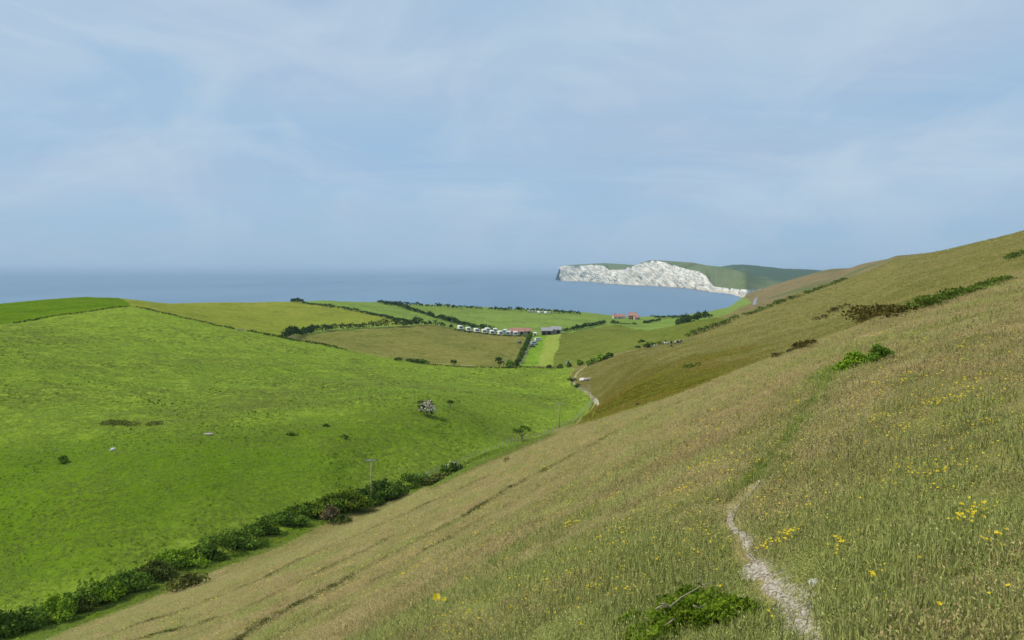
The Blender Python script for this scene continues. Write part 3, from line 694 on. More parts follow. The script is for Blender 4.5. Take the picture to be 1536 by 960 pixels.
hedge_row([(966, 522.5), (980, 518.5), (1000, 515)], 1.6, 2.0, 'gorsegreen', 'dark green gorse strip beside the cattle', leaf=.4, hvar=.4)
hedge_row([(1030, 506), (1045, 501), (1060, 496), (1075, 491), (1092, 486)], 2.6, 3.2, 'gorsegreen', 'bright green gorse strip on the brow above the cattle', leaf=.45, hvar=.4)
hedge_row([(1095, 483), (1120, 474), (1150, 463), (1180, 451.5), (1207, 443)], 2.0, 3.5, 'gorsegreen', 'green scrub strip along the brow below the road', leaf=.5, hvar=.4)
hedge_row([(1207, 442.5), (1230, 434), (1250, 427), (1267, 420.5)], 1.7, 3.2, 'gorsegreen', 'dark scrub strip high on the brow under the skyline', leaf=.5, hvar=.4)
hedge_row([(2, 958), (46, 943), (100, 924), (152, 903), (192, 887), (234, 868), (273, 848), (311, 838), (353, 820), (396, 802), (430, 787), (462, 776), (521, 764), (573, 748), (606, 735), (636, 725)], 2.3, 2.6, 'mixed', 'low tangled hedge that links the bushes along the foot of the slope', leaf=.27, hvar=.5, dens=3, group=None)
# gorse patches on the slopes
def gorse(pts, h, w, kind, label, **kw): return hedge_row(pts, h, w, kind, label, name='gorse_patch', cat='gorse', group='gorse patches on the downland', **kw)
gorse([(1276, 496), (1295, 489), (1315, 483), (1340, 479), (1365, 473)], 0.5, 2.8, 'gorse', 'largest gorse patch, dark brown and green, on the edge of the near slope', leaf=.085, hvar=.35, lump=3, dens=9)
gorse([(1320, 472), (1345, 467), (1372, 461)], 0.45, 1.8, 'gorsegreen', 'green gorse just above the largest dark patch', leaf=.085, hvar=.35, lump=3, dens=9)
gorse([(1375, 470), (1400, 462), (1430, 451), (1455, 442), (1480, 434), (1507, 424)], .34, .9, 'gorsegreen', 'long bright green gorse strip climbing right along the near brow', leaf=.07, hvar=.4, lump=2, dens=4)
gorse([(1217, 484), (1228, 480.5), (1239, 477.5)], 1.7, 2.4, 'gorse', 'oval dark brown gorse patch, lower of two on the far slope', leaf=.25, hvar=.2)
gorse([(1246, 471), (1258, 466.5), (1272, 461.5)], 1.7, 2.2, 'gorse', 'long dark brown gorse patch, upper of two on the far slope', leaf=.25, hvar=.2)
gorse([(1241, 470), (1248, 467.5)], 1.0, 1.4, 'gorse', 'tiny gorse patch at the lower end of the upper long one', leaf=.25, hvar=.2)
gorse([(1152, 545), (1168, 539), (1185, 532.5), (1205, 527), (1218, 524)], .38, .45, 'gorse', 'thin brown gorse streak along the brow left of the path', leaf=.06, hvar=.5, lump=2, dens=3)
gorse([(1512, 391), (1525, 386), (1545, 379)], 1.2, 2.2, 'gorsegreen', 'green gorse patch cut by the right edge, high on the far slope', leaf=.2, hvar=.3)
gorse([(1026, 553), (1036, 551), (1046, 549)], .8, 1.4, 'gorsegreen', 'short dark green gorse streak low on the far slope', leaf=.3, hvar=.3)
# green bramble by the path
bush(1283, 553, 528, 62, 'bright', 'bright green bramble bush in front of the path bend', 'bramble_bush', 'bush', dens=1.5, lobes=7, leaf=.035)
bush(1318, 545, 518, 44, 'mixed', 'darker green bramble bush with a raised tip behind the path bend', 'bramble_bush', 'bush', dens=1.5, lobes=6, leaf=.035)

# ------------------------------------------------------------------ utility poles
ins = plain_mat('insulator_ceramic', (.25, .16, .11, 1), .3, .1, 8, .5)
def pole(px, foot, top, label, stay=False):
    x, y, z = hit(px, foot); h = (foot - top) * y / F
    r = empty('utility_pole', (x, y, z)); tag(r, label, 'pole', 'utility poles along the track')
    MB().tube([(0, 0, -.6), (0, 0, h * .5), (0, 0, h)], [.15, .13, .10], 10).build('post', pole_wood, r, smooth=True)
    MB().box((0, -.12, h - .28), (2.0, .12, .14)).build('crossarm', steel, r)
    for dx in (-.88, 0, .88):
        MB().tube([(dx, -.12, h - .21), (dx, -.12, h - .1), (dx, -.12, h - .02), (dx, -.12, h + .05)], [.03, .07, .05, .03], 7).build('insulator', ins, r)
    if stay: MB().tube([(0, 0, h * .3), (2.4, -.5, gz(x + 2.4, y - .5) - z)], .05, 5).build('stay_guard', plain_mat('yellow_guard', (.65, .5, .05, 1), .6), r)
pole(557, 757, 688, 'tall wooden utility pole with crossarm standing in the hedge')
pole(839, 645, 604, 'slim pale utility pole between the lone tree and the track bend', True)
pole(883.5, 600, 577, 'small utility pole on the inside of the track bend')
pole(854, 566, 552, 'tiny utility pole near the grey hut')
pole(755, 551, 540.5, 'distant pale pole, left of two in the lane foot bushes')
pole(763, 550, 538.5, 'distant pale pole, right of two in the lane foot bushes')

# ------------------------------------------------------------------ fences and gates
def fence(pts, label, spacing, ph, group=None, wires=3, maxp=100):
    ps = [Vector(hit(*p)) for p in pts]
    r = empty('fence', ps[0]); tag(r, label, 'fence', group)
    tops = []; acc = 0; last = None
    for a, b in zip(ps[:-1], ps[1:]):
        L_ = (b - a).length; d = acc
        while d < L_ and len(tops) < maxp:
            p = a.lerp(b, d / L_); p.z = gz(p.x, p.y); tops.append(p.copy()); d += spacing
        acc = d - L_
    me = None
    for p in tops:
        hh = ph * rng.uniform(.92, 1.08)
        if me is None:
            o = MB().tube([(0, 0, -.3), (0, 0, ph)], [.085, .08], 6).build('post', wood_grey, r); me = o.data
        else:
            o = bpy.data.objects.new('post', me); C.objects.link(o); o.parent = r
        o.location = p - ps[0]; o.rotation_euler = (rng.normal(0, .04), rng.normal(0, .04), 0); o.scale = (1, 1, hh / ph)
    mb = MB()
    for w_ in range(wires):
        mb.tube([p - ps[0] + Vector((0, 0, ph * (.35 + .28 * w_))) for p in tops], .006, 4)
    mb.build('wire', steel, r)
    return r
fence([(643, 714), (660, 706.5), (700, 690.5), (739, 677), (783, 661.5), (830, 647), (862, 631.5), (882, 613), (891, 600.5), (886, 592), (872, 583.5), (861, 577)], 'post and wire fence following the track around the pasture', 2.6, 1.25)
fence([(112, 448.2), (118, 448), (124, 447.9), (130, 447.9), (137, 447.9)], 'few fence posts standing on the left hilltop skyline', 3.0, 1.6)
def gate(px, foot, wid, hgt, mat, label, rz=0.0, bars=5, boards=False):
    x, y, z = hit(px, foot); r = empty('field_gate', (x, y, z), rz); tag(r, label, 'gate')
    for sx in (-1, 1): MB().box((sx * (wid / 2 + .08), 0, hgt * .5), (.16, .16, hgt * 1.25)).build('post', wood_grey, r)
    mb = MB(); t_ = hgt / bars * (.75 if boards else .45)
    for i in range(bars): mb.box((0, 0, hgt * (.12 + .84 * i / (bars - 1))), (wid, .05, t_))
    mb.box((-wid / 2 + .05, -.05, hgt * .54), (.08, .05, hgt * .95)); mb.box((wid / 2 - .05, -.05, hgt * .54), (.08, .05, hgt * .95))
    mb.build('leaf_frame', mat, r)
gate(632, 720, 2.3, 1.15, steel, 'pale metal field gate at the upper end of the hedge', .5)
gate(361, 497, 4.0, 1.5, plain_mat('pinkish_timber', (.50, .38, .29, 1), .85, .12), 'pinkish timber gate in the field boundary below the left hilltop', 0, 4, True)

# ------------------------------------------------------------------ farm buildings, caravans, vehicles
white_paint = plain_mat('white_panels', (.78, .76, .70, 1), .5, .06, 2)
cream = plain_mat('cream_panels', (.72, .68, .56, 1), .5, .06, 2)
glass = plain_mat('dark_glass', (.03, .035, .04, 1), .12, .1, 2, .6)
red_tile = plain_mat('red_clay_tile', (.42, .21, .15, 1), .85, .25, 1.2)
grey_roof = plain_mat('grey_sheet_roof', (.33, .32, .32, 1), .7, .2, .8)
stone = plain_mat('pale_stone', (.50, .44, .36, 1), .9, .2, 1.5)
dark_in = plain_mat('dark_opening', (.03, .028, .025, 1), .9)
brick = plain_mat('pink_brick', (.48, .27, .20, 1), .9, .2, 2)
rubber = plain_mat('tyre_rubber', (.025, .025, .025, 1), .8)
grey_paint = plain_mat('dark_grey_paint', (.10, .11, .13, 1), .3, .08, 2, .5)
silver = plain_mat('silver_paint', (.50, .54, .60, 1), .35, .06, 2, .5)

def gable_roof(L_, W_, z0, rise, over=.3, th=.18):
    x, y = L_ / 2 + over, W_ / 2 + over; sl = rise / (W_ / 2); zl = z0 - over * sl
    v = [(-x, -y, zl), (x, -y, zl), (x, 0, z0 + rise), (-x, 0, z0 + rise), (-x, y, zl), (x, y, zl)]
    v2 = [(a, b, c + th) for a, b, c in v]
    f = [(0, 1, 2, 3), (3, 2, 5, 4), (6, 9, 8, 7), (9, 10, 11, 8), (0, 6, 7, 1), (4, 5, 11, 10), (0, 3, 9, 6), (3, 4, 10, 9), (1, 7, 8, 2), (2, 8, 11, 5)]
    return MB().add(v + v2, f)
def gable_walls(L_, W_, h, rise):
    x, y = L_ / 2, W_ / 2
    v = [(-x, -y, -1), (x, -y, -1), (x, y, -1), (-x, y, -1), (-x, -y, h), (x, -y, h), (x, y, h), (-x, y, h), (-x, 0, h + rise), (x, 0, h + rise)]
    return MB().add(v, [(0, 1, 5, 4), (2, 3, 7, 6), (1, 2, 6, 9, 5), (3, 0, 4, 8, 7), (0, 3, 2, 1), (4, 5, 9, 8), (6, 7, 8, 9)])
def house(px, foot, L_, W_, h, rise, rz, wallm, roofm, label, name, cat, wins, doors, chim=0, group=None):
    x, y, z = hit(px, foot); r = empty(name, (x, y, z), rz); tag(r, label, cat, group)
    gable_walls(L_, W_, h, rise).build('wall', wallm, r)
    rf = gable_roof(L_, W_, h, rise).build('roof', roofm, r)
    for k in range(chim): MB().box((L_ * (-.35 + .7 * k), 0, h + rise + .35), (.7, .6, 1.5), 0, .9).build('chimney', brick, rf)
    for wx, wz, ww, wh in wins:
        w_ = MB().box((wx, -W_ / 2 - .01, wz), (ww, .08, wh)).build('window', glass, r)
        MB().box((wx, -W_ / 2 - .06, wz - wh / 2 - .06), (ww + .2, .16, .1)).build('sill', white_paint, w_)
    for dx, dw, dh in doors: MB().box((dx, -W_ / 2 - .01, dh / 2), (dw, .08, dh)).build('door', dark_in, r)
    return r
house(775, 501.5, 11.5, 7, 2.5, 2.7, 0, stone, red_tile, 'long farm barn with red tiled roof behind the caravans', 'barn', 'barn', [(-4, 1.7, .8, .8), (1, 1.7, .8, .8)], [(4, 2.2, 2.4)])
house(790, 500.5, 7.5, 6, 2.3, 2.3, .1, stone, red_tile, 'shorter red tiled barn joined to the right end of the long one', 'barn', 'barn', [(-2, 1.6, .8, .8)], [(1.5, 2, 2.2)])
house(820, 501.5, 9, 8, 3.2, 2.2, .05, plain_mat('grey_boards', (.20, .18, .16, 1), .9, .2, 1), grey_roof, 'grey sheet roofed barn with dark open front beyond the mown strip', 'barn', 'barn', [], [(-2.5, 2.4, 2.6), (1.5, 3.2, 2.6)])
house(834, 500, 8.5, 7, 3.4, 2.2, -.1, plain_mat('grey_blocks', (.34, .32, .30, 1), .9, .15, 1), grey_roof, 'paler grey barn right of the open fronted one', 'barn', 'barn', [(-2, 2, .9, .8)], [(2, 2.6, 2.6)])
house(802.5, 503.5, 2.2, 2.4, 2.1, .5, 0, white_paint, white_paint, 'small white hut at the top of the lane', 'hut', 'hut', [], [(0, .8, 1.8)])
house(852, 549, 1.8, 1.8, 1.6, .8, .2, wood_grey, grey_roof, 'tiny grey hut on the valley boundary', 'hut', 'hut', [], [(0, .6, 1.4)])
house(928, 478, 13, 7, 2.4, 2.6, .1, plain_mat('pale_render', (.62, .56, .48, 1), .9), red_tile, 'long low cottage with pinkish red roof by the cliff top', 'cottage', 'house', [(-4, 1.4, 1, 1), (3, 1.4, 1, 1)], [(0, 1, 2)], 1, 'houses by the cliff top')
house(949, 479, 9, 8, 4.4, 3.2, -.15, brick, red_tile, 'tall red brick house with chimneys by the cliff top', 'brick_house', 'house', [(-2.8, 3.5, 1, 1.1), (0, 3.5, 1, 1.1), (2.8, 3.5, 1, 1.1), (-2.8, 1.2, 1, 1.1), (2.8, 1.2, 1, 1.1)], [(0, 1, 2)], 2, 'houses by the cliff top')
house(955, 479.3, 6, 5, 2.4, 2.0, .1, stone, red_tile, 'small stone outbuilding at the right side of the tall brick house', 'outbuilding', 'house', [(-1, 1.3, .9, .9)], [(1.3, .9, 2)], 0, 'houses by the cliff top')
# the white hotel on the far side of the bay
def far_building(px, Y, zb, L_, W_, h, label):
    r = empty('hotel', ((px - CX) / F * Y, Y, zb)); tag(r, label, 'building')
    MB().box((0, 0, h / 2 - 2), (L_, W_, h + 4)).build('wall', white_paint, r); gable_roof(L_, W_, h, 2.5, .4).build('roof', grey_roof, r)
far_building(1087, 3250, EYE - (431.2 - HOR) / F * 3250, 32, 10, 5, 'white building on the cliff top across the bay')

def caravan_mesh(L_, W_, h, r=.35):
    prof = [(-W_ / 2, .45), (W_ / 2, .45), (W_ / 2, h - r), (W_ / 2 - r * .3, h - r * .3), (W_ / 2 - r, h), (0, h + .12), (-W_ / 2 + r, h), (-W_ / 2 + r * .3, h - r * .3), (-W_ / 2, h - r)]
    k = len(prof); v = [(x, -L_ / 2 + .12 * (z > 1.6), z) for x, z in prof] + [(x, L_ / 2, z) for x, z in prof]
    return MB().add(v, [tuple(range(k)), tuple(range(2 * k - 1, k - 1, -1))] + [(i, i + k, (i + 1) % k + k, (i + 1) % k) for i in range(k)])
def make_caravan():
    r = empty('static_caravan', (0, 0, 0))
    caravan_mesh(8.5, 3.5, 3.1).build('body', white_paint, r)
    MB().box((0, -4.22, 1.85), (2.3, .1, .95)).build('window', glass, r)
    for sy in (-2, 1): MB().box((1.76, sy, 1.8), (.06, 1.3, .8)).build('window', glass, r)
    MB().box((0, 0, .22), (3.2, 8.1, .5)).build('skirt', dark_in, r)
    MB().box((-1.77, .3, 1.4), (.06, .8, 1.9)).build('door', cream, r)
    return r
def copy_tree(o, parent=None):
    c = o.copy(); C.objects.link(c)
    if parent: c.parent = parent
    for ch in list(o.children): copy_tree(ch, c)
    return c
proto = None
cv_lab = ['white static caravan nearest the hedge, left end of the front row', 'white static caravan second from the left end of the front row', 'white static caravan third from the left, beside a green bush', 'white static caravan with another close behind it, fourth along',
          'white static caravan at the middle of the front row, fifth along', 'pale bluish white static caravan sixth along the front row', 'white static caravan in front of the barn wall', 'white static caravan at the right end of the front row']
cvs = [(690, 494.3), (702, 497), (714.3, 499), (726, 500.6), (738, 502), (750.5, 503), (762.5, 503.4), (773.5, 503.8)]
for i, (px, py) in enumerate(cvs):
    if proto is None: proto = make_caravan(); o = proto
    else: o = copy_tree(proto)
    x, y, z = hit(px, py); o.location = (x, y + 4.3, gz(x, y + 4.3) - .05); o.rotation_euler = (0, 0, math.radians([14, 10, 12, 8, 6, 10, -4, 2][i]))
    tag(o, cv_lab[i], 'caravan', 'white static caravans in front of the farm')
for i, (px, py, l) in enumerate([(731, 498.2, 'caravan half hidden behind the fourth one of the front row'), (742.5, 499.2, 'caravan half hidden behind the fifth one of the front row'), (757, 500.5, 'white caravan peeping out between two of the front row, left of the barn')]):
    o = copy_tree(proto); x, y, z = hit(px, py); o.location = (x, y + 6, gz(x, y + 6)); o.rotation_euler = (0, 0, .2 - .2 * i)
    tag(o, l, 'caravan', 'caravans of the back row')
for i in range(7):
    px = 793 + i * 5.1 + rng.uniform(-.8, .8); o = copy_tree(proto); x, y, z = hit(px, 468.2 + i * .33); o.location = (x, y - 2, gz(x, y - 2)); o.rotation_euler = (0, 0, rng.uniform(-.5, .5)); o.scale = (.7, .7, .7)
    tag(o, 'tiny white caravan under the dark skyline hedge', 'caravan', 'far white caravans under the skyline hedge')
# campervans and cars: body, cabin glass, wheels
def vehicle(px, py, rz, L_, W_, prof, paint, label, cat, name, glass_x):
    x, y, z = hit(px, py); r = empty(name, (x, y, z), rz); tag(r, label, cat, 'vehicles parked in the fields')
    k = len(prof); v = []
    for s in (-1, 1):
        for (a, b) in prof: v.append((a * L_, s * W_ / 2 * (1 - .12 * max(0, b - .9)), b))
    f = [tuple(range(k))[::-1], tuple(range(k, 2 * k))] + [(i, (i + 1) % k, (i + 1) % k + k, i + k) for i in range(k)]
    MB().add(v, f).build('body', paint, r)
    for s in (-1, 1):
        MB().box(((glass_x[0] + glass_x[1]) / 2 * L_, s * (W_ / 2 * .955), glass_x[2]), ((glass_x[1] - glass_x[0]) * L_, .09, glass_x[3])).build('window', glass, r)
    for a in (-.3, .3):
        for s in (-1, 1):
            MB().tube([(a * L_, s * (W_ / 2 - .2), .33), (a * L_, s * (W_ / 2 + .02), .33)], .33, 14).build('wheel', rubber, r)
car_p = [(-.5, .35), (.5, .35), (.5, .75), (.46, .85), (.2, .95), (.08, 1.42), (-.3, 1.46), (-.46, 1.0), (-.5, .9)]
van_p = [(-.5, .4), (.5, .4), (.5, .95), (.46, 1.1), (.36, 1.9), (.3, 2.35), (-.49, 2.4), (-.5, 1.5)]
vehicle(807.5, 511.5, .5, 5.6, 2.1, van_p, white_paint, 'white campervan, farther of two parked beside the mown strip', 'campervan', 'campervan', (-.35, .15, 1.75, .5))
vehicle(801.5, 517, .45, 5.2, 2.0, van_p, silver, 'silvery white campervan, nearer of two parked beside the mown strip', 'campervan', 'campervan', (-.35, .15, 1.75, .5))
vehicle(798.5, 520.5, .4, 4.2, 1.75, car_p, grey_paint, 'dark grey car parked in front of the campervans', 'car', 'parked_car', (-.34, .1, 1.2, .32))
vehicle(779, 514.5, 1.2, 4.3, 1.8, car_p, grey_paint, 'dark grey car alone in the corner of the hay field', 'car', 'parked_car', (-.34, .1, 1.2, .32))

# ------------------------------------------------------------------ cows
def hide_mat(name, white):
    m, nt, out = M_new(name); v = mapping(nt, src='obj')
    c = mix(nt, ramp(nt, noise(nt, v, 1.1, 2, .4), white, white + .03), (.018, .015, .014, 1), (.72, .69, .64, 1))
    b = N_(nt, 'ShaderNodeBsdfPrincipled'); setin(b, Roughness=.8); nt.links.new(c, b.inputs['Base Color']); nt.links.new(b.outputs[0], out.inputs[0]); return m
hides = [hide_mat('hide_black', .8), hide_mat('hide_black_and_white', .52), hide_mat('hide_mostly_white', .40)]
def cow_mesh():
    # one skinned body: trunk, neck, head, four jointed legs, tail
    P = [(-.75, 0, 1.22, .30, .34), (-.35, 0, 1.16, .36, .42), (.15, 0, 1.14, .37, .44), (.55, 0, 1.2, .31, .38), (.85, 0, 1.22, .18, .24), (1.12, 0, 1.08, .14, .18), (1.3, 0, .92, .12, .14), (1.5, 0, .72, .08, .09)]
    E = [(i, i + 1) for i in range(7)]
    def leg(a, x, s, hind):
        b = len(P)
        if hind: pts = [(x - .02, s * .2, .95, .17, .2), (x + .12, s * .22, .72, .12, .13), (x - .1, s * .22, .48, .07, .08), (x - .03, s * .22, .18, .055, .055), (x + .03, s * .22, .03, .07, .06)]
        else: pts = [(x, s * .2, .92, .12, .16), (x + .02, s * .21, .7, .085, .1), (x + .02, s * .21, .45, .065, .065), (x, s * .21, .18, .05, .05), (x + .04, s * .21, .03, .065, .055)]
        P.extend(pts); E.append((a, b)); E.extend((b + i, b + i + 1) for i in range(4))
    for s in (-1, 1): leg(0, -.72, s, True); leg(3, .55, s, False)
    b = len(P); P.extend([(-1.02, 0, 1.35, .05, .05), (-1.1, 0, .9, .03, .03), (-1.1, 0, .55, .05, .05)]); E.extend([(0, b), (b, b + 1), (b + 1, b + 2)])
    for s in (-1, 1): b = len(P); P.append((1.2, s * .24, 1.06, .05, .03)); E.append((6, b))
    me = bpy.data.meshes.new('cow'); me.from_pydata([p[:3] for p in P], E, []); me.update()
    o = bpy.data.objects.new('cow', me); C.objects.link(o)
    sk = o.modifiers.new('skin', 'SKIN'); sk.use_smooth_shade = True
    for i, p in enumerate(P): me.skin_vertices[0].data[i].radius = (p[3], p[4])
    me.skin_vertices[0].data[0].use_root = True
    su = o.modifiers.new('sub', 'SUBSURF'); su.levels = su.render_levels = 2
    dg = bpy.context.evaluated_depsgraph_get(); ev = bpy.data.meshes.new_from_object(o.evaluated_get(dg))
    bpy.data.objects.remove(o); return ev
cme = cow_mesh(); cms = []
for h_ in hides:
    c_ = cme.copy(); c_.materials.clear(); c_.materials.append(h_); cms.append(c_)
for px, py, rz, k, s, lab in [(957, 524, 3.0, 0, 1, 'black cow standing apart, lowest of the herd'), (969.5, 522, .4, 0, .7, 'small black calf beside the dark bush'), (983, 521, .2, 2, .75, 'small pale calf in the grass below the gorse strip'),
                           (999, 518, 2.6, 2, 1, 'mostly white cow facing left at the end of the gorse strip'), (1007, 516.5, 1.5, 0, 1.05, 'black cow seen end on beside the white one'), (1007, 521, 1.7, 0, .75, 'black calf just below the end on black cow'),
                           (1015.5, 517, .2, 1, 1.05, 'black and white cow, second from the top of the herd'), (1020.5, 515, .9, 1, 1.0, 'black and white cow, topmost of the herd')]:
    x, y, z = hit(px, py); o = bpy.data.objects.new('cow', cms[k]); C.objects.link(o); o.location = (x, y, z - .02); o.rotation_euler = (0, 0, rz); o.scale = (s * 1.22,) * 3
    tag(o, lab, 'cow', 'cattle grazing on the slope')

# ------------------------------------------------------------------ stones, mound, weeds
chalkstone = plain_mat('chalk_stone', (.62, .59, .52, 1), .95, .2, 12, .1, bump=.5)
tanstone = plain_mat('tan_stone', (.42, .36, .29, 1), .95, .2, 6, .1, bump=.5)
def rock_mesh(name, r, mat, sq=(1, 1, .6), sd=0):
    bm = bmesh.new(); bmesh.ops.create_icosphere(bm, subdivisions=3, radius=1)
    for v in bm.verts:
        p = np.array(v.co); k = 1 + .5 * float(fbm(np.array([p[0] * 1.3 + p[2] + sd]), np.array([p[1] * 1.3 - p[2] * .7 + sd]), 3, 21)[0])
        v.co = Vector((p[0] * sq[0] * k * r, p[1] * sq[1] * k * r, p[2] * sq[2] * k * r))
    me = bpy.data.meshes.new(name); bm.to_mesh(me); bm.free(); me.materials.append(mat)
    o = bpy.data.objects.new(name, me); C.objects.link(o); return o
for px, py, rp, mat, sq, nm, lab, cat in [
    (1222, 878, 10, chalkstone, (1, .8, .6), 'chalk_stone', 'pale chalk stone at the right edge of the path', 'stone'),
    (1112, 900, 8, chalkstone, (1, .7, .6), 'chalk_stone', 'pale chalk stone between the low shrub and the path', 'stone'),
    (1140, 724, 4, chalkstone, (1, .8, .6), 'chalk_stone', 'small white stone on the grassy part of the path', 'stone'),
    (1390, 470, 3, tanstone, (1, .8, .6), 'stone', 'small tan stone by the green gorse strip', 'stone'),
    (169, 676, 4.2, chalkstone, (1.2, .8, .7), 'white_rock', 'white and brown rock lying in the left pasture', 'rock'),
    (313, 652, 5, tanstone, (1.4, .9, .35), 'flat_rock', 'flat tan rock in the pasture above the grass bank', 'rock'),
    (874, 571, 5, chalkstone, (1.3, .9, .55), 'chalk_heap', 'whitish heap of chalk beside the track bend', 'rock'),
    (883, 570, 4.5, tanstone, (1.3, .9, .6), 'stone_heap', 'greyish heap of stones right of the chalk heap', 'rock')]:
    x, y, z = hit(px, py); r = rp * y / F
    o = rock_mesh(nm, r, mat, sq, px); o.location = (x, y, z + r * sq[2] * .5); o.rotation_euler = (0, 0, rng.uniform(0, 6)); tag(o, lab, cat)
my_ = hit(195, 637)[1]
hedge_row([(140, 0, my_), (165, 0, my_), (195, 0, my_), (225, 0, my_), (242, 0, my_)], .75, 3.4, 'olive', 'long low olive mound of rough grass in the left pasture', leaf=.22, hvar=.12, lump=16, dens=6, name='grass_mound', cat='mound', group=None)
bush(95, 694, 683, 24, 'mixed', 'dark nettle clump low in the left pasture', 'nettle_clump', 'plant', stem=False)
bush(57, 461, 457, 1, 'dark', 'x') if False else None
for (px, py) in [(228, 604), (231, 607), (236, 606), (243, 609), (247, 608), (258, 607), (224, 602), (238, 602), (276, 604), (36, 604), (326, 625), (373, 621), (176, 604), (196, 645), (408, 652), (255, 664)]:
    x, y, z = hit(px, py); s = rng.uniform(1.6, 2.6) * y / F
    o = leafy('weed_clump', [(0, 0, s * .45, s * .6, s * .6, s * .55)], 26, s * .45, LM['dark'], None, (x, y, z)); tag(o, 'small dark weed clump in the green pasture', 'plant', 'dark weed clumps in the pasture')
for px, py, w_, l in [(437, 633 + 20, 22, 'dark weedy patch at the right end of the grass bank'), (489, 640, 16, 'dark weedy patch halfway along the grass bank'), (515, 657, 20, 'dark weedy patch under the grass bank')]:
    bush(px, py, py - 5, w_, 'mixed', l, 'weed_patch', 'plant', stem=False, dens=.6)

# ------------------------------------------------------------------ track, path, road
def ribbon(name, pts, width, mat, lift=.02, seg=None, wob=.25, across=6):
    ps = np.array(pts, float); d = np.concatenate([[0], np.cumsum(np.hypot(np.diff(ps[:, 0]), np.diff(ps[:, 1])))])
    n = max(8, int(d[-1] / (seg or width))); s = np.linspace(0, d[-1], n)
    kk = np.ones(5) / 5
    x, y = np.interp(s, d, ps[:, 0]), np.interp(s, d, ps[:, 1])
    sm = lambda a: np.convolve(np.pad(a, 2, mode='edge'), kk, mode='valid')
    x, y = sm(x), sm(y)
    tx, ty = np.gradient(x), np.gradient(y); l = np.hypot(tx, ty); nx, ny = -ty / l, tx / l
    wd_ = width if not callable(width) else width(s / d[-1])
    wl = wd_ / 2 * (1 + wob * 2 * fbm(s / np.mean(wd_) * .8, s * 0 + 3, 3, 51)); wr = wd_ / 2 * (1 + wob * 2 * fbm(s / np.mean(wd_) * .8, s * 0 + 8, 3, 52))
    Vs = []
    for k in range(across + 1):
        q = k / across; off = -wr + (wl + wr) * q
        X, Y = x + nx * off, y + ny * off; Vs.append(np.stack([X, Y, ground(X, Y) + lift * (1 if 0 < k < across else -.6)], -1))
    return gridmesh(name, np.array(Vs), mat), np.stack([x, y], -1)
track_m = ground_mat('chalky_track', ((.26, .25, .12, 1), (.31, .29, .16, 1), (.17, .19, .06, 1), (.36, .33, .20, 1)), (.3, .6, 3), .4, 3)
def tw(pxs): return [hit(*p)[:2] for p in pxs]
# two worn wheel lines beside the fence
tr = [(655, 720), (703, 697), (742, 684), (786, 668), (833, 652), (866, 637), (886, 619), (896, 604)]
for dx in (-2, 4):
    o, _ = ribbon('track', tw([(a + dx, b + dx * .4) for a, b in tr]), .55, G['mown_strip'] if dx < 0 else G['valley_field'], .03, 1.2); tag(o, kind='structure')
o, _ = ribbon('track', tw([(895, 607), (893, 600), (886, 593), (876, 587), (866, 581), (860, 575), (862, 566), (868, 557), (876, 551), (890, 544), (905, 538), (925, 532), (945, 527), (965, 521.5), (985, 518)]), 1.5, track_m, .05, 2.5); tag(o, kind='structure')
o, _ = ribbon('track', tw([(895, 612), (897, 604), (893, 598)]), 1.0, plain_mat('bare_chalk', (.34, .31, .22, 1), .95, .2), .09, 1.2); tag(o, kind='structure')
o, _ = ribbon('lane', tw([(800, 504), (796, 514), (791, 526), (785, 538), (780, 547)]), 1.8, track_m, .06, 3); tag(o, kind='structure')
o, _ = ribbon('track', tw([(447, 510.5), (480, 514), (530, 525), (590, 536.5)]), 1.3, G['mown_strip'], .06, 3); tag(o, kind='structure')
o, _ = ribbon('track', tw([(689, 548), (700, 547.8), (712, 548.5)]), 2.2, track_m, .07, 3); tag(o, kind='structure')
o, _ = ribbon('road', tw([(1132, 457.5), (1132, 454), (1133, 450), (1135, 446.5)]), 6, plain_mat('worn_asphalt', (.22, .23, .25, 1), .9), .3, 4, .02); tag(o, kind='structure')

path_px = [(1275, 1010), (1240, 965), (1205, 920), (1183, 897), (1166, 872), (1147, 850), (1126, 822), (1110, 799), (1096, 785), (1100, 768), (1122, 744), (1140, 724)]
m, nt, out = M_new('chalk_path'); v = mapping(nt)
vo = N_(nt, 'ShaderNodeTexVoronoi'); setin(vo, Scale=62.0, Randomness=1.0); nt.links.new(v, vo.inputs['Vector'])
sc_ = N_(nt, 'ShaderNodeSeparateColor'); nt.links.new(vo.outputs['Color'], sc_.inputs[0])
soil = mix(nt, ramp(nt, noise(nt, v, 14, 5, .65), .35, .65), (.19, .145, .085, 1), (.34, .28, .19, 1))
c = mix(nt, ramp(nt, math_(nt, 'ADD', sc_.outputs[0], math_(nt, 'MULTIPLY', noise(nt, v, 9, 3, .6), .8)), .99, 1.10), soil, (.45, .405, .33, 1))
b = N_(nt, 'ShaderNodeBsdfPrincipled'); setin(b, Roughness=.95); nt.links.new(c, b.inputs['Base Color'])
bp = N_(nt, 'ShaderNodeBump'); setin(bp, Strength=.9, Distance=.012); nt.links.new(math_(nt, 'SUBTRACT', 1.0, vo.outputs['Distance']), bp.inputs['Height']); nt.links.new(bp.outputs[0], b.inputs['Normal']); nt.links.new(b.outputs[0], out.inputs[0])
path_o, path_xy = ribbon('path', tw(path_px), lambda q: np.interp(q, [0, .2, .3, .42, .55, .7, 1], [.25, .27, .17, .24, .12, .06, .04]), m, .012, .035, .55, 10); tag(path_o, kind='structure')
gpath_px = [(1094, 785), (1100, 770), (1125, 742), (1160, 703), (1190, 668), (1215, 633), (1238, 602), (1250, 580), (1262, 560), (1280, 545)]
gpath_xy = np.array(tw(gpath_px))

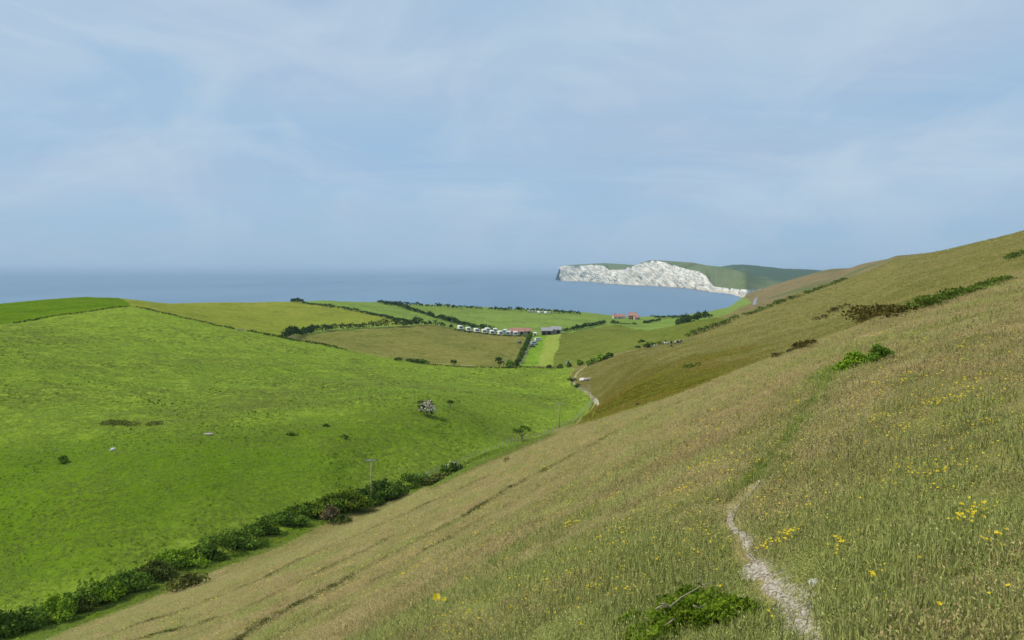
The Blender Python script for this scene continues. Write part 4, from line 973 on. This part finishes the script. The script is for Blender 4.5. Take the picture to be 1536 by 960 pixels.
# ------------------------------------------------------------------ grass
def tuft(n, rad, hmin, hmax, wid, lean, seed, heads=0, curl=.35):
    r = np.random.default_rng(seed); V = []; Fc = []; rn = []
    for i in range(n):
        a = r.uniform(0, 6.283); q = rad * math.sqrt(r.uniform(0, 1)); bx, by = q * math.cos(a), q * math.sin(a)
        h = r.uniform(hmin, hmax); la = r.uniform(0, 6.283); le = abs(r.normal(0, lean)); w = wid * r.uniform(.7, 1.3)
        dx, dy = math.cos(la) * math.sin(le), math.sin(la) * math.sin(le); sa = r.uniform(0, 6.283); sx, sy = math.cos(sa) * w / 2, math.sin(sa) * w / 2
        ch = curl * r.uniform(.3, 1)
        m_ = (bx + dx * h * .55, by + dy * h * .55, h * .58 * math.cos(le)); t_ = (bx + dx * h * (1.05 + ch), by + dy * h * (1.05 + ch), h * math.cos(le) * (1 - ch * .35))
        b0 = len(V); c = r.uniform(0, 1)
        if i < heads:
            w2 = wid * 2.2; sx2, sy2 = math.cos(sa) * w2 / 2, math.sin(sa) * w2 / 2
            V += [(bx - sx * .4, by - sy * .4, 0), (bx + sx * .4, by + sy * .4, 0), (m_[0] * .4 + t_[0] * .6 , m_[1] * .4 + t_[1] * .6, m_[2] * .4 + t_[2] * .6), (m_[0] * .2 + t_[0] * .8 - sx2, m_[1] * .2 + t_[1] * .8 - sy2, m_[2] * .2 + t_[2] * .8), (m_[0] * .2 + t_[0] * .8 + sx2, m_[1] * .2 + t_[1] * .8 + sy2, m_[2] * .2 + t_[2] * .8), t_]
            Fc += [(b0, b0 + 1, b0 + 2), (b0 + 2, b0 + 4, b0 + 3), (b0 + 3, b0 + 4, b0 + 5)]; c = .75 + .25 * c; rn += [c] * 3
        else:
            V += [(bx - sx, by - sy, 0), (bx + sx, by + sy, 0), (m_[0] + sx * .8, m_[1] + sy * .8, m_[2]), (m_[0] - sx * .8, m_[1] - sy * .8, m_[2]), t_]
            Fc += [(b0, b0 + 1, b0 + 2), (b0, b0 + 2, b0 + 3), (b0 + 3, b0 + 2, b0 + 4)]; rn += [c * .75] * 3
    return np.array(V), np.array(Fc, np.int32), np.array(rn)
def scatter(name, X, Y, sxy, sz, protos, mat, label=None):
    """one object: clumps stood on the ground, each turned and sized by its own numbers"""
    n = len(X); Z = ground(X, Y) - .01
    me = bpy.data.meshes.new(name); me.vertices.add(n); me.vertices.foreach_set('co', np.stack([X, Y, Z], 1).astype(np.float32).ravel())
    for nm, vals in (('sxy', sxy), ('sz', sz), ('rz', rng.uniform(0, 6.283, n)), ('pick', None)):
        if nm == 'pick':
            a = me.attributes.new(nm, 'INT', 'POINT'); a.data.foreach_set('value', rng.integers(0, len(protos), n).astype(np.int32))
        else:
            a = me.attributes.new(nm, 'FLOAT', 'POINT'); a.data.foreach_set('value', (np.zeros(n) + vals).astype(np.float32))
    o = bpy.data.objects.new(name, me); C.objects.link(o); tag(o, kind='stuff')
    ng = bpy.data.node_groups.new(name, 'GeometryNodeTree')
    ng.interface.new_socket('Geometry', in_out='INPUT', socket_type='NodeSocketGeometry'); ng.interface.new_socket('Geometry', in_out='OUTPUT', socket_type='NodeSocketGeometry')
    gi = ng.nodes.new('NodeGroupInput'); go = ng.nodes.new('NodeGroupOutput'); iop = ng.nodes.new('GeometryNodeInstanceOnPoints')
    jn = ng.nodes.new('GeometryNodeJoinGeometry')
    for k, (V, Fc, rn) in reversed(list(enumerate(protos))):
        po = np_mesh(name + '_clump', V, Fc, mat, attr={'rnd': ('FACE', rn)}, link=False)
        oi = ng.nodes.new('GeometryNodeObjectInfo'); oi.inputs['Object'].default_value = po; oi.inputs['As Instance'].default_value = False
        g2 = ng.nodes.new('GeometryNodeGeometryToInstance'); ng.links.new(oi.outputs['Geometry'], g2.inputs[0]); ng.links.new(g2.outputs[0], jn.inputs[0])
    def na(nm, t='FLOAT'):
        q = ng.nodes.new('GeometryNodeInputNamedAttribute'); q.data_type = t; q.inputs['Name'].default_value = nm; return q.outputs['Attribute']
    cr = ng.nodes.new('ShaderNodeCombineXYZ'); ng.links.new(na('rz'), cr.inputs[2])
    cs = ng.nodes.new('ShaderNodeCombineXYZ'); s_ = na('sxy'); ng.links.new(s_, cs.inputs[0]); ng.links.new(s_, cs.inputs[1]); ng.links.new(na('sz'), cs.inputs[2])
    ng.links.new(gi.outputs[0], iop.inputs['Points']); ng.links.new(jn.outputs[0], iop.inputs['Instance']); iop.inputs['Pick Instance'].default_value = True
    ng.links.new(na('pick', 'INT'), iop.inputs['Instance Index']); ng.links.new(cr.outputs[0], iop.inputs['Rotation']); ng.links.new(cs.outputs[0], iop.inputs['Scale'])
    ng.links.new(iop.outputs[0], go.inputs[0])
    md = o.modifiers.new('scatter', 'NODES'); md.node_group = ng
    return o
def seg_dist(X, Y, line_):
    d = np.full(X.shape, 1e9)
    for a, b in zip(line_[:-1], line_[1:]):
        ab = b - a; t_ = np.clip(((X - a[0]) * ab[0] + (Y - a[1]) * ab[1]) / (ab @ ab), 0, 1)
        d = np.minimum(d, np.hypot(X - a[0] - t_ * ab[0], Y - a[1] - t_ * ab[1]))
    return d
def polar(n, r0, r1, a0=-39, a1=41, p=1.0):
    a = np.radians(rng.uniform(a0, a1, n)); r = np.exp(math.log(r0) + (math.log(r1) - math.log(r0)) * rng.uniform(0, 1, n) ** p)
    return r * np.sin(a), r * np.cos(a), r
TURF = (-.36, .12, .85)
dry_m = leaf_mat('dry_grass_blades', (0.2232, 0.1953, 0.0646, 1), (0.6324, 0.5115, 0.247, 1), (0.1953, 0.2185, 0.057, 1), .35, .6, .55, TURF)
red_m = leaf_mat('reddish_grass_heads', (0.2139, 0.1721, 0.0651, 1), (0.4836, 0.372, 0.1767, 1), None, .3, turf=TURF)
grn_m = leaf_mat('green_grass_blades', (.17, .20, .045, 1), (.52, .54, .18, 1), None, .35, turf=TURF)
lush_m = leaf_mat('lush_grass_blades', (.13, .175, .035, 1), (.36, .42, .10, 1), None, .35, turf=TURF)
past_m = leaf_mat('pasture_blades', (0.2097, 0.3188, 0.0296, 1), (0.5526, 0.6953, 0.1269, 1), (0.2433, 0.2418, 0.0684, 1), .3, .5, .022, (.05, -.03, .5))
dryP = [tuft(40, .13, .025, .085, .0040, .9, 100 + k, 12, .5) for k in range(5)]
grnP = [tuft(48, .13, .025, .085, .0040, 1.0, 200 + k, 4, .6) for k in range(5)]
brownP = [tuft(30, .12, .03, .10, .0045, .7, 250 + k, 16) for k in range(3)]
lushP = [tuft(42, .12, .04, .13, .0062, .65, 300 + k, 1, .6) for k in range(4)]
pastP = [tuft(18, .30, .10, .26, .05, .8, 400 + k, 0, .5) for k in range(4)]
keep_world = np.array([W(*p) for p in hedge_px])
pasture_poly = [p for n_, p in polys if n_ == 'pasture'][0]
def on_hill(X, Y):
    n = -X * cT + Y * sT
    ok = (n < 96) & ~inside(farslope_poly, X, Y) & ~inside(verge_poly, X, Y) & ~inside(pasture_poly, X, Y)
    pd = seg_dist(X, Y, path_xy)
    return ok & (pd > np.where(fbm(X / .2, Y / .2, 2, 88) > .24, .03, .105) + .05 * rng.uniform(-1, 1, X.shape))
X, Y, R_ = polar(210000, 2.0, 170)
X2, Y2, R2 = polar(130000, .6, 60, -85, 95)      # the turf goes on beside and under the walker
a2 = np.degrees(np.arctan2(X2, Y2)); k = (a2 < -39) | (a2 > 41) | (R2 < 2.0)
X, Y, R_ = np.concatenate([X, X2[k]]), np.concatenate([Y, Y2[k]]), np.concatenate([R_, R2[k]])
gd = seg_dist(X, Y, gpath_xy); ok = on_hill(X, Y) & (gd > .008 * R_)
gm = fbm(X / 2.2, Y / 2.2, 3, 91) + .62 * (1 - sstep(3, 15, R_)) * sstep(-.9, .3, X / R_) - .12
isg = gm > rng.normal(.16, .22, len(X))
S = np.maximum(1, R_ / 7.0) ** .72
gr = groove_depth(X, Y, .02 * S); S_g = gr > .06; S = np.where((groove_depth(X, Y, .10 * S) > .02) & (R_ > 8), S * .62, S)
tall = np.where(fbm(X / .9, Y / .9, 3, 92) > .14, 1.45, 1.0) * np.where(fbm(X / .5, Y / .5, 2, 93) < -.22, .35, 1.0)
ok &= ~((fbm(X / .6, Y / .6, 2, 94) < -.24) & (rng.uniform(0, 1, len(X)) < .7))
near_g = groove_depth(X, Y, .12 * S) > .035
ok &= ~(near_g & (rng.uniform(0, 1, len(X)) < .93))
isr = ~isg & (fbm(X / 1.6 + 7, Y / 1.6, 3, 99) > rng.normal(.22, .22, len(X)))
k = ok & isr; scatter('reddish_grass', X[k], Y[k], S[k] * rng.uniform(.7, 1.2, k.sum()), np.maximum(1, R_[k] / 26) ** .5 * rng.uniform(.7, 1.5, k.sum()), brownP, red_m)
k = ok & ~isg & ~isr; scatter('dry_grass', X[k], Y[k], S[k] * rng.uniform(.8, 1.3, k.sum()), tall[k] * np.maximum(1, R_[k] / 26) ** .5 * rng.uniform(.6, 1.4, k.sum()), dryP, dry_m)
k = ok & isg; scatter('green_grass', X[k], Y[k], S[k] * rng.uniform(.8, 1.3, k.sum()), tall[k] * np.maximum(1, R_[k] / 26) ** .5 * rng.uniform(.6, 1.4, k.sum()), grnP, grn_m)
gx, gy = [], []
for pts_, dep_, wid_ in GROOVES:
    pa = np.array(pts_); L_ = np.hypot(*np.diff(pa, axis=0).T); d_ = np.concatenate([[0], np.cumsum(L_)]); n_ = int(d_[-1] / .018)
    s = rng.uniform(0, d_[-1], n_); x = np.interp(s, d_, pa[:, 0]) ; y = np.interp(s, d_, pa[:, 1]); lat = rng.normal(0, .22, n_)
    x = x + lat * cT; y = y - lat * sT
    x = x - .35 * fbm(x / 2.6, y / 2.6, 3, 33); y = y - .35 * fbm(x / 2.6, y / 2.6, 3, 34)
    kq = fbm(s / 2.2 + pts_[0][0], s * 0 + 5, 3, 77) > rng.normal(-.46, .1, n_)
    gx.append(x[kq]); gy.append(y[kq])
gx, gy = np.concatenate(gx), np.concatenate(gy); gr_ = np.hypot(gx, gy)
track_blades = leaf_mat('track_grass_blades', (.055, .068, .016, 1), (.145, .155, .042, 1), None, .2)
scatter('track_grass', gx, gy, np.maximum(.8, gr_ / 16) ** .7 * rng.uniform(.7, 1.2, len(gx)), np.maximum(1, gr_ / 26) ** .5 * rng.uniform(.5, 1.2, len(gx)), lushP, track_blades)
# lush band along the grassy part of the path and left of the bare part
def along(line_, n, off, spread):
    d = np.concatenate([[0], np.cumsum(np.hypot(*np.diff(line_, axis=0).T))]); lr = np.log(np.hypot(line_[:, 0], line_[:, 1]))
    s = rng.uniform(0, 1, n); x = np.interp(s, np.linspace(0, 1, len(line_)), line_[:, 0]); y = np.interp(s, np.linspace(0, 1, len(line_)), line_[:, 1])
    r = np.hypot(x, y); dx, dy = np.interp(s, np.linspace(0, 1, len(line_)), np.gradient(line_[:, 0])), np.interp(s, np.linspace(0, 1, len(line_)), np.gradient(line_[:, 1])); l = np.hypot(dx, dy)
    o_ = off + spread * rng.normal(0, 1, n)
    return x - dy / l * o_, y + dx / l * o_
x1, y1 = along(gpath_xy, 2300, .10, .20); x2, y2 = along(path_xy[::-1], 700, -.38, .13)
x2, y2 = x2, y2
X, Y = np.concatenate([x1, x2]), np.concatenate([y1, y2]); R_ = np.hypot(X, Y)
k = (seg_dist(X, Y, path_xy) > .14) & (fbm(X / .8, Y / .8, 3, 95) > rng.normal(.02, .08, len(X)))
X, Y, R_ = X[k], Y[k], R_[k]
scatter('lush_grass', X, Y, np.maximum(.9, R_ / 9) * rng.uniform(.7, 1.2, len(X)), rng.uniform(.5, 1.0, len(X)) * np.maximum(.8, R_ / 20) ** .3, lushP, lush_m)
X, Y, R_ = polar(60000, 75, 260, -36, 8)
k = inside(verge_poly, X, Y); X, Y, R_ = X[k], Y[k], R_[k]
scatter('verge_grass', X, Y, np.maximum(1, R_ / 60) * rng.uniform(.8, 1.5, len(X)), rng.uniform(.9, 2.0, len(X)), lushP, lush_m)
slope_m = leaf_mat('downland_blades', (0.2406, 0.2212, 0.0572, 1), (0.5346, 0.4594, 0.152, 1), (0.2051, 0.2212, 0.0501, 1), .3, .6, .05, (-.2, -.05, .6))
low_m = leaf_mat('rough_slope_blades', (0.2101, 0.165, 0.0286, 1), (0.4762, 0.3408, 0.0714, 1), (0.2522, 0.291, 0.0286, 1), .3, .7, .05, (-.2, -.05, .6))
X, Y, R_ = polar(130000, 60, 560, -6, 38)
k = inside(farslope_poly, X, Y) & ~inside(pasture_poly, X, Y) & (fbm(X / 6, Y / 6, 3, 197) > rng.normal(-.1, .25, len(X)))
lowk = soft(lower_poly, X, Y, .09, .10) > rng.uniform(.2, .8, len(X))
S = np.maximum(.8, R_ / 130)
for nm_, kk2, mm_ in (('downland_grass', k & ~lowk, slope_m), ('rough_slope_grass', k & lowk, low_m)):
    scatter(nm_, X[kk2], Y[kk2], S[kk2] * rng.uniform(.7, 1.5, kk2.sum()), S[kk2] ** .4 * rng.uniform(.5, 1.3, kk2.sum()), pastP, mm_)
# tussocks of the pasture
X, Y, R_ = polar(260000, 80, 700, -39, 8, .8)
pp = [p for n_, p in polys if n_ == 'pasture'][0]
k = inside(pp, X, Y) & (rng.uniform(0, 1, len(X)) > sstep(330, 640, R_)) & (fbm(X / 5, Y / 5, 3, 97) > rng.normal(-.25, .3, len(X)))
X, Y, R_ = X[k], Y[k], R_[k]
S = np.maximum(.75, R_ / 150)
scatter('pasture_grass', X, Y, S * rng.uniform(.7, 1.5, len(X)), rng.uniform(.5, 1.25, len(X)) * S ** .4, pastP, past_m)

# coarse dark tussocks that the cattle leave standing
X, Y, R_ = polar(26000, 85, 460, -39, 8, .85)
k = inside(pp, X, Y) & (fbm(X / 16, Y / 16, 3, 198) > rng.normal(.12, .16, len(X)))
X, Y, R_ = X[k], Y[k], R_[k]; S = np.maximum(.6, R_ / 190)
scatter('coarse_tussocks', X, Y, S * rng.uniform(.5, 1.3, len(X)), rng.uniform(.9, 2.0, len(X)) * S ** .4, pastP, leaf_mat('tussock_blades', (.055, .10, .008, 1), (.15, .21, .03, 1), None, .25))
X, Y, R_ = polar(9000, 90, 430, -39, 8, .85)
k = inside(pp, X, Y) & (fbm(X / 22, Y / 22, 3, 199) > rng.normal(.10, .14, len(X)))
X, Y, R_ = X[k], Y[k], R_[k]; S = np.maximum(.6, R_ / 190)
scatter('pale_grass_heads', X, Y, S * rng.uniform(.6, 1.3, len(X)), rng.uniform(.9, 1.6, len(X)) * S ** .4, pastP, leaf_mat('pale_head_blades', (.22, .26, .07, 1), (.42, .46, .16, 1), None, .3))

# ------------------------------------------------------------------ yellow flowers
yel = leaf_mat('yellow_petals', (.68, .47, .02, 1), (.80, .64, .04, 1), None, .25)
def flower_geo(n_h, spread, size, seed, hgt=.10):
    r = np.random.default_rng(seed); V = []; Fc = []; rn = []
    for i in range(n_h):
        cx0, cy0 = r.normal(0, spread, 2); z = hgt * r.uniform(.6, 1.15) if n_h > 1 else hgt; s = size * r.uniform(.7, 1.25)
        tilt = Vector((r.normal(0, .35), r.normal(0, .35) - .35, 1)).normalized(); ax = tilt.orthogonal().normalized(); bx = tilt.cross(ax)
        c0 = Vector((cx0, cy0, z)); b0 = len(V)
        for p in range(5):
            a = 6.283 * p / 5; d = ax * math.cos(a) + bx * math.sin(a); e = ax * math.cos(a + 1.57) + bx * math.sin(a + 1.57)
            b0 = len(V); V += [tuple(c0), tuple(c0 + d * s * .4 - e * s * .28 + tilt * s * .1), tuple(c0 + d * s * .58 + tilt * s * .18), tuple(c0 + d * s * .4 + e * s * .28 + tilt * s * .1)]
            Fc.append((b0, b0 + 1, b0 + 2, b0 + 3)); rn.append(r.uniform(0, 1))
    return np.array(V), np.array(Fc, np.int32), np.array(rn)
def stem_geo(o, hgt, mat):
    MB().tube([(0, 0, -.02), (.004, 0, hgt * .5), (0, 0, hgt)], [.0022, .0018, .0015], 5).build('stem', mat, o)
stem_m = plain_mat('flower_stem', (.10, .16, .04, 1), .8)
clump = [(1425, 610, 24, 40, 'largest yellow flower patch, on the right of the slope'), (1388, 618, 16, 12, None), (1175, 820, 12, 14, 'yellow flowers hanging over the bare path from the right'), (1150, 834, 9, 8, None), (1262, 836, 14, 14, 'yellow flower patch right of the bare path'), (1450, 797, 13, 16, 'bright yellow flower patch near the right edge'),
         (1470, 780, 13, 8, None), (1395, 720, 30, 14, None), (1350, 716, 20, 8, None), (1320, 637, 14, 12, None), (1195, 613, 8, 8, 'yellow flower patch on the far side of the grassy path'), (853, 795, 9, 14, 'orange yellow flower patch alone in the middle of the slope'), (635, 850, 16, 12, None), (612, 862, 14, 8, None), (1455, 660, 26, 14, None), (1485, 572, 26, 16, None),
         (1340, 575, 24, 14, None), (1300, 600, 26, 12, None), (1490, 832, 8, 8, None), (1310, 890, 8, 5, None), (1330, 920, 3, 2, None), (1018, 747, 10, 10, None), (870, 780, 22, 10, None), (940, 905, 10, 6, None), (895, 898, 8, 5, None), (720, 770, 20, 8, None), (690, 735, 14, 8, None), (1120, 660, 24, 12, None), (1060, 700, 26, 12, None), (960, 800, 30, 10, None)]
for i, (px, py, sp, n_, lab) in enumerate(clump):
    x, y, z = hit(px, py); V, Fc, rn = flower_geo(int(n_ * 1.7), sp * y / F, max(.016, 2.4 * y / F), 500 + i, .11)
    for q in range(0, len(V), 20): V[q:q + 20, 2] += gz(x + V[q, 0], y + V[q, 1]) - z
    o = np_mesh('flower_patch', V, Fc, yel, None, loc=(x, y, z), attr={'rnd': ('FACE', rn)})
    tag(o, lab or 'loose patch of small yellow flowers in the dry grass', 'flowers', 'loose patches of yellow flowers' if not lab else None)
def flower(px, py, size, hgt, lab, grp=None, sd=0):
    x, y, z = hit(px, py); r = empty('yellow_flower', (x, y, z)); tag(r, lab, 'flower', grp)
    V, Fc, rn = flower_geo(1, 0, size, 600 + sd, hgt); np_mesh('blossom', V, Fc, yel, r, attr={'rnd': ('FACE', rn)})
    stem_geo(r, hgt, stem_m)
flower(655, 911, .085, .12, 'single big bright yellow flower low on the slope')
flower(666, 912, .045, .10, 'smaller yellow flower right beside the big one')
for i, (px, py) in enumerate([(1065, 834), (1062, 822), (1152, 947), (1158, 956), (1127, 955), (1080, 905), (1326, 922), (1409, 944), (1483, 929), (1512, 917), (833, 905), (870, 960), (900, 888), (760, 850), (700, 880), (1380, 868), (1303, 875), (1240, 800), (1210, 765), (1232, 740), (1290, 770), (1420, 840), (1375, 800), (1500, 850), (1340, 830), (1180, 760), (560, 905), (985, 860), (925, 850), (800, 930)]):
    flower(px, py, .017 if px > 900 else .024, .11, 'lone small yellow flower on a thin stem in the grass', 'lone small yellow flowers', i)
X, Y, R_ = polar(9000, 3, 75, -35, 38)
k = on_hill(X, Y) & (fbm(X / 4, Y / 4, 2, 98) > .10 - .22 * sstep(-.1, .35, X / R_))
X, Y, R_ = X[k], Y[k], R_[k]
scatter('tiny_wildflowers', X, Y, np.maximum(.8, R_ / 7), 1.0, [flower_geo(2, .03, .013, 700 + q, .1) for q in range(3)], yel)

# ------------------------------------------------------------------ low shrub in the foreground
x, y, z = hit(1030, 938); kk_ = y / F
sh = empty('low_shrub', (x, y, z)); tag(sh, 'dark green low shrub with bare grey twigs at the bottom edge', 'shrub')
bl = []
for i in range(64):
    ox, oy = rng.uniform(-78, 78) * kk_, rng.uniform(-.32, .34)
    hh = .19 * (1 - .5 * abs(ox) / (80 * kk_)) * rng.uniform(.6, 1.1)
    bl.append((ox, oy, gz(x + ox, y + oy) - z + hh * .3, .095, .095, hh * .65))
leafy('foliage', bl, 13000, .016, leaf_mat('shrub_leaves', (.055, .10, .008, 1), (.26, .36, .03, 1), trans=.35), sh, rough=.3, elong=1.9)
def lp(px, py, up, dy=0.0):
    yy = y + dy; X_ = (px - CX) / F * yy; return (X_ - x, dy, EYE - (py - HOR) / F * yy - z + 0)
for tw_ in ([(983, 914), (992, 909), (1004, 911), (1022, 896), (1040, 886), (1052, 879), (1071, 872)], [(1004, 911), (998, 905), (990, 906)], [(1052, 879), (1050, 868), (1054, 862)], [(1040, 908), (1047, 912), (1055, 910), (1060, 905)], [(1012, 928), (1004, 934), (997, 938)]):
    MB().tube([lp(a, b_, 0, -.30 + .004 * i) for i, (a, b_) in enumerate(tw_)], np.linspace(.0055, .002, len(tw_)).tolist(), 6).build('twig', plain_mat('bare_twig', (.30, .24, .17, 1), .9, .2, 20), sh, smooth=True)
# loose chalk chips on the bare path
xs, ys = along(path_xy, 170, 0, .075)
chip = []
for q in range(3):
    bm = bmesh.new(); bmesh.ops.create_icosphere(bm, subdivisions=1, radius=1)
    V = np.array([v_.co for v_ in bm.verts]) * np.array([1, .8, .55]) * (1 + .25 * rng.normal(0, 1, (len(bm.verts), 1))); Fc = np.array([[l.index for l in f.verts] for f in bm.faces], np.int32); bm.free()
    chip.append((V * .0085, Fc, rng.uniform(0, 1, len(Fc))))
cm, nt, out = M_new('chalk_chips'); b = N_(nt, 'ShaderNodeBsdfPrincipled'); setin(b, Roughness=.95)
nt.links.new(mix(nt, ramp(nt, noise(nt, mapping(nt), 30, 3, .6), .35, .65), (.19, .155, .11, 1), (.46, .42, .35, 1)), b.inputs['Base Color']); nt.links.new(b.outputs[0], out.inputs[0])
s_ = np.exp(rng.normal(0, .45, len(xs))) * .8
scatter('chalk_chips', xs, ys, s_, s_, chip, cm).location = (0, 0, .028)
# ------------------------------------------------------------------ air
m, nt, out = M_new('sea_air')
pv = N_(nt, 'ShaderNodeVolumePrincipled')
pv.inputs['Color'].default_value = (.58, .77, .96, 1); pv.inputs['Density'].default_value = 5.0e-5; pv.inputs['Anisotropy'].default_value = 0.0
nt.links.new(pv.outputs['Volume'], out.inputs['Volume'])
hz = MB().box((0, 0, 71), (2 * SR + 400, 2 * SR + 400, 172)).build('haze', m)
tag(hz, kind='stuff')

# ------------------------------------------------------------------ light, sky, camera
SUN_AZ, SUN_EL = math.radians(-82), math.radians(47)        # azimuth from +Y towards +X
sd = Vector((math.sin(SUN_AZ) * math.cos(SUN_EL), math.cos(SUN_AZ) * math.cos(SUN_EL), math.sin(SUN_EL)))
L = bpy.data.lights.new('sun', 'SUN'); L.energy = 3.6; L.angle = math.radians(1.2); L.color = (1, .95, .86)
lo = bpy.data.objects.new('sun', L); C.objects.link(lo); lo.rotation_euler = (-sd).to_track_quat('-Z', 'Y').to_euler()
wd = bpy.data.worlds.new('World'); bpy.context.scene.world = wd; wd.use_nodes = True
nt = wd.node_tree; nt.nodes.clear()
out = N_(nt, 'ShaderNodeOutputWorld'); bg = N_(nt, 'ShaderNodeBackground'); bg.inputs['Strength'].default_value = .12
sky = N_(nt, 'ShaderNodeTexSky', sky_type='NISHITA'); sky.sun_disc = False; sky.sun_elevation = SUN_EL; sky.sun_rotation = SUN_AZ
sky.air_density = 1.0; sky.dust_density = .6; sky.ozone_density = 1.5; sky.altitude = 80
tc = N_(nt, 'ShaderNodeTexCoord'); sx = N_(nt, 'ShaderNodeSeparateXYZ'); nt.links.new(tc.outputs['Generated'], sx.inputs[0])
el = sx.outputs['Z']
zden = math_(nt, 'ADD', math_(nt, 'MAXIMUM', el, 0.0), .09)
cx_ = math_(nt, 'DIVIDE', sx.outputs['X'], zden); cy_ = math_(nt, 'DIVIDE', sx.outputs['Y'], zden)
cv = N_(nt, 'ShaderNodeCombineXYZ'); nt.links.new(cx_, cv.inputs[0]); nt.links.new(cy_, cv.inputs[1])
mp = N_(nt, 'ShaderNodeMapping'); mp.inputs['Scale'].default_value = (.34, .42, 1); mp.inputs['Rotation'].default_value = (0, 0, .35); mp.inputs['Location'].default_value = (5.3, 2.2, 0)
nt.links.new(cv.outputs[0], mp.inputs['Vector'])
n1 = noise(nt, mp.outputs[0], .9, 6, .52, .7)
mp2 = N_(nt, 'ShaderNodeMapping'); mp2.inputs['Scale'].default_value = (.35, 1.9, 1); mp2.inputs['Rotation'].default_value = (0, 0, -.12); mp2.inputs['Location'].default_value = (.4, 3.0, 0)
nt.links.new(cv.outputs[0], mp2.inputs['Vector'])
n2 = noise(nt, mp2.outputs[0], 1.2, 8, .62, 1.2)
mp3 = N_(nt, 'ShaderNodeMapping'); mp3.inputs['Scale'].default_value = (1.3, .75, 1); mp3.inputs['Location'].default_value = (1.4, 6.1, 0)
nt.links.new(cv.outputs[0], mp3.inputs['Vector'])
n3 = noise(nt, mp3.outputs[0], 1.0, 5, .5, .5)
cvs = N_(nt, 'ShaderNodeCombineXYZ'); nt.links.new(sx.outputs['X'], cvs.inputs[0]); nt.links.new(math_(nt, 'MULTIPLY', el, 2.1), cvs.inputs[1])
mp4 = N_(nt, 'ShaderNodeMapping'); mp4.inputs['Rotation'].default_value = (0, 0, -.25); mp4.inputs['Location'].default_value = (.9, 4.3, 0)
nt.links.new(cvs.outputs[0], mp4.inputs['Vector'])
n4 = noise(nt, mp4.outputs[0], 4.2, 6, .56, .8); n5 = noise(nt, mp4.outputs[0], 2.2, 4, .5, .4)
veil = ramp(nt, n1, .38, .60); wisp = ramp(nt, n2, .52, .74); lilac = ramp(nt, n3, .42, .64)
puff = ramp(nt, n4, .44, .66); dusk = ramp(nt, n5, .46, .66)
high = ramp(nt, el, .12, .22)                      # the veil thickens overhead, clearer air lies low over the sea
col = mix(nt, .84, sky.outputs[0], (2.65, 4.25, 6.1, 1))
cov = math_(nt, 'ADD', math_(nt, 'MULTIPLY', veil, .6), math_(nt, 'MULTIPLY', high, .38))
col = mix(nt, math_(nt, 'MINIMUM', cov, 1.0), col, (3.5, 4.72, 6.05, 1))
col = mix(nt, math_(nt, 'MULTIPLY', lilac, .4), col, (3.75, 4.5, 5.9, 1))
col = mix(nt, math_(nt, 'MULTIPLY', dusk, .55), col, (3.1, 4.15, 5.55, 1))
col = mix(nt, math_(nt, 'MULTIPLY', puff, .75), col, (4.2, 5.25, 6.3, 1))
col = mix(nt, math_(nt, 'MULTIPLY', wisp, .28), col, (4.2, 5.4, 6.5, 1))
low = ramp(nt, el, .0, .10, (1, 1, 1, 1), (0, 0, 0, 1))
col = mix(nt, math_(nt, 'MULTIPLY', low, .7), col, (2.75, 4.05, 5.4, 1))
nt.links.new(col, bg.inputs['Color']); nt.links.new(bg.outputs[0], out.inputs['Surface'])

cam = bpy.data.cameras.new('camera'); co = bpy.data.objects.new('camera', cam); C.objects.link(co)
co.location = (0, 0, EYE); co.rotation_euler = (math.pi / 2, 0, 0)
cam.sensor_width = 36; cam.lens = 36 * F / 1536; cam.shift_y = -(480 - HOR) / 1536
cam.clip_start = .1; cam.clip_end = 200000
sc = bpy.context.scene; sc.camera = co
sc.view_settings.view_transform = 'Standard'; sc.view_settings.look = 'None'; sc.view_settings.gamma = 1; sc.view_settings.exposure = 0
sc.view_settings.use_curve_mapping = False
sc.render.engine = 'CYCLES'
sc.cycles.max_bounces = 6; sc.cycles.diffuse_bounces = 2; sc.cycles.transmission_bounces = 3; sc.cycles.volume_bounces = 0; sc.cycles.transparent_max_bounces = 4
sc.cycles.use_denoising = True; sc.cycles.use_adaptive_sampling = False
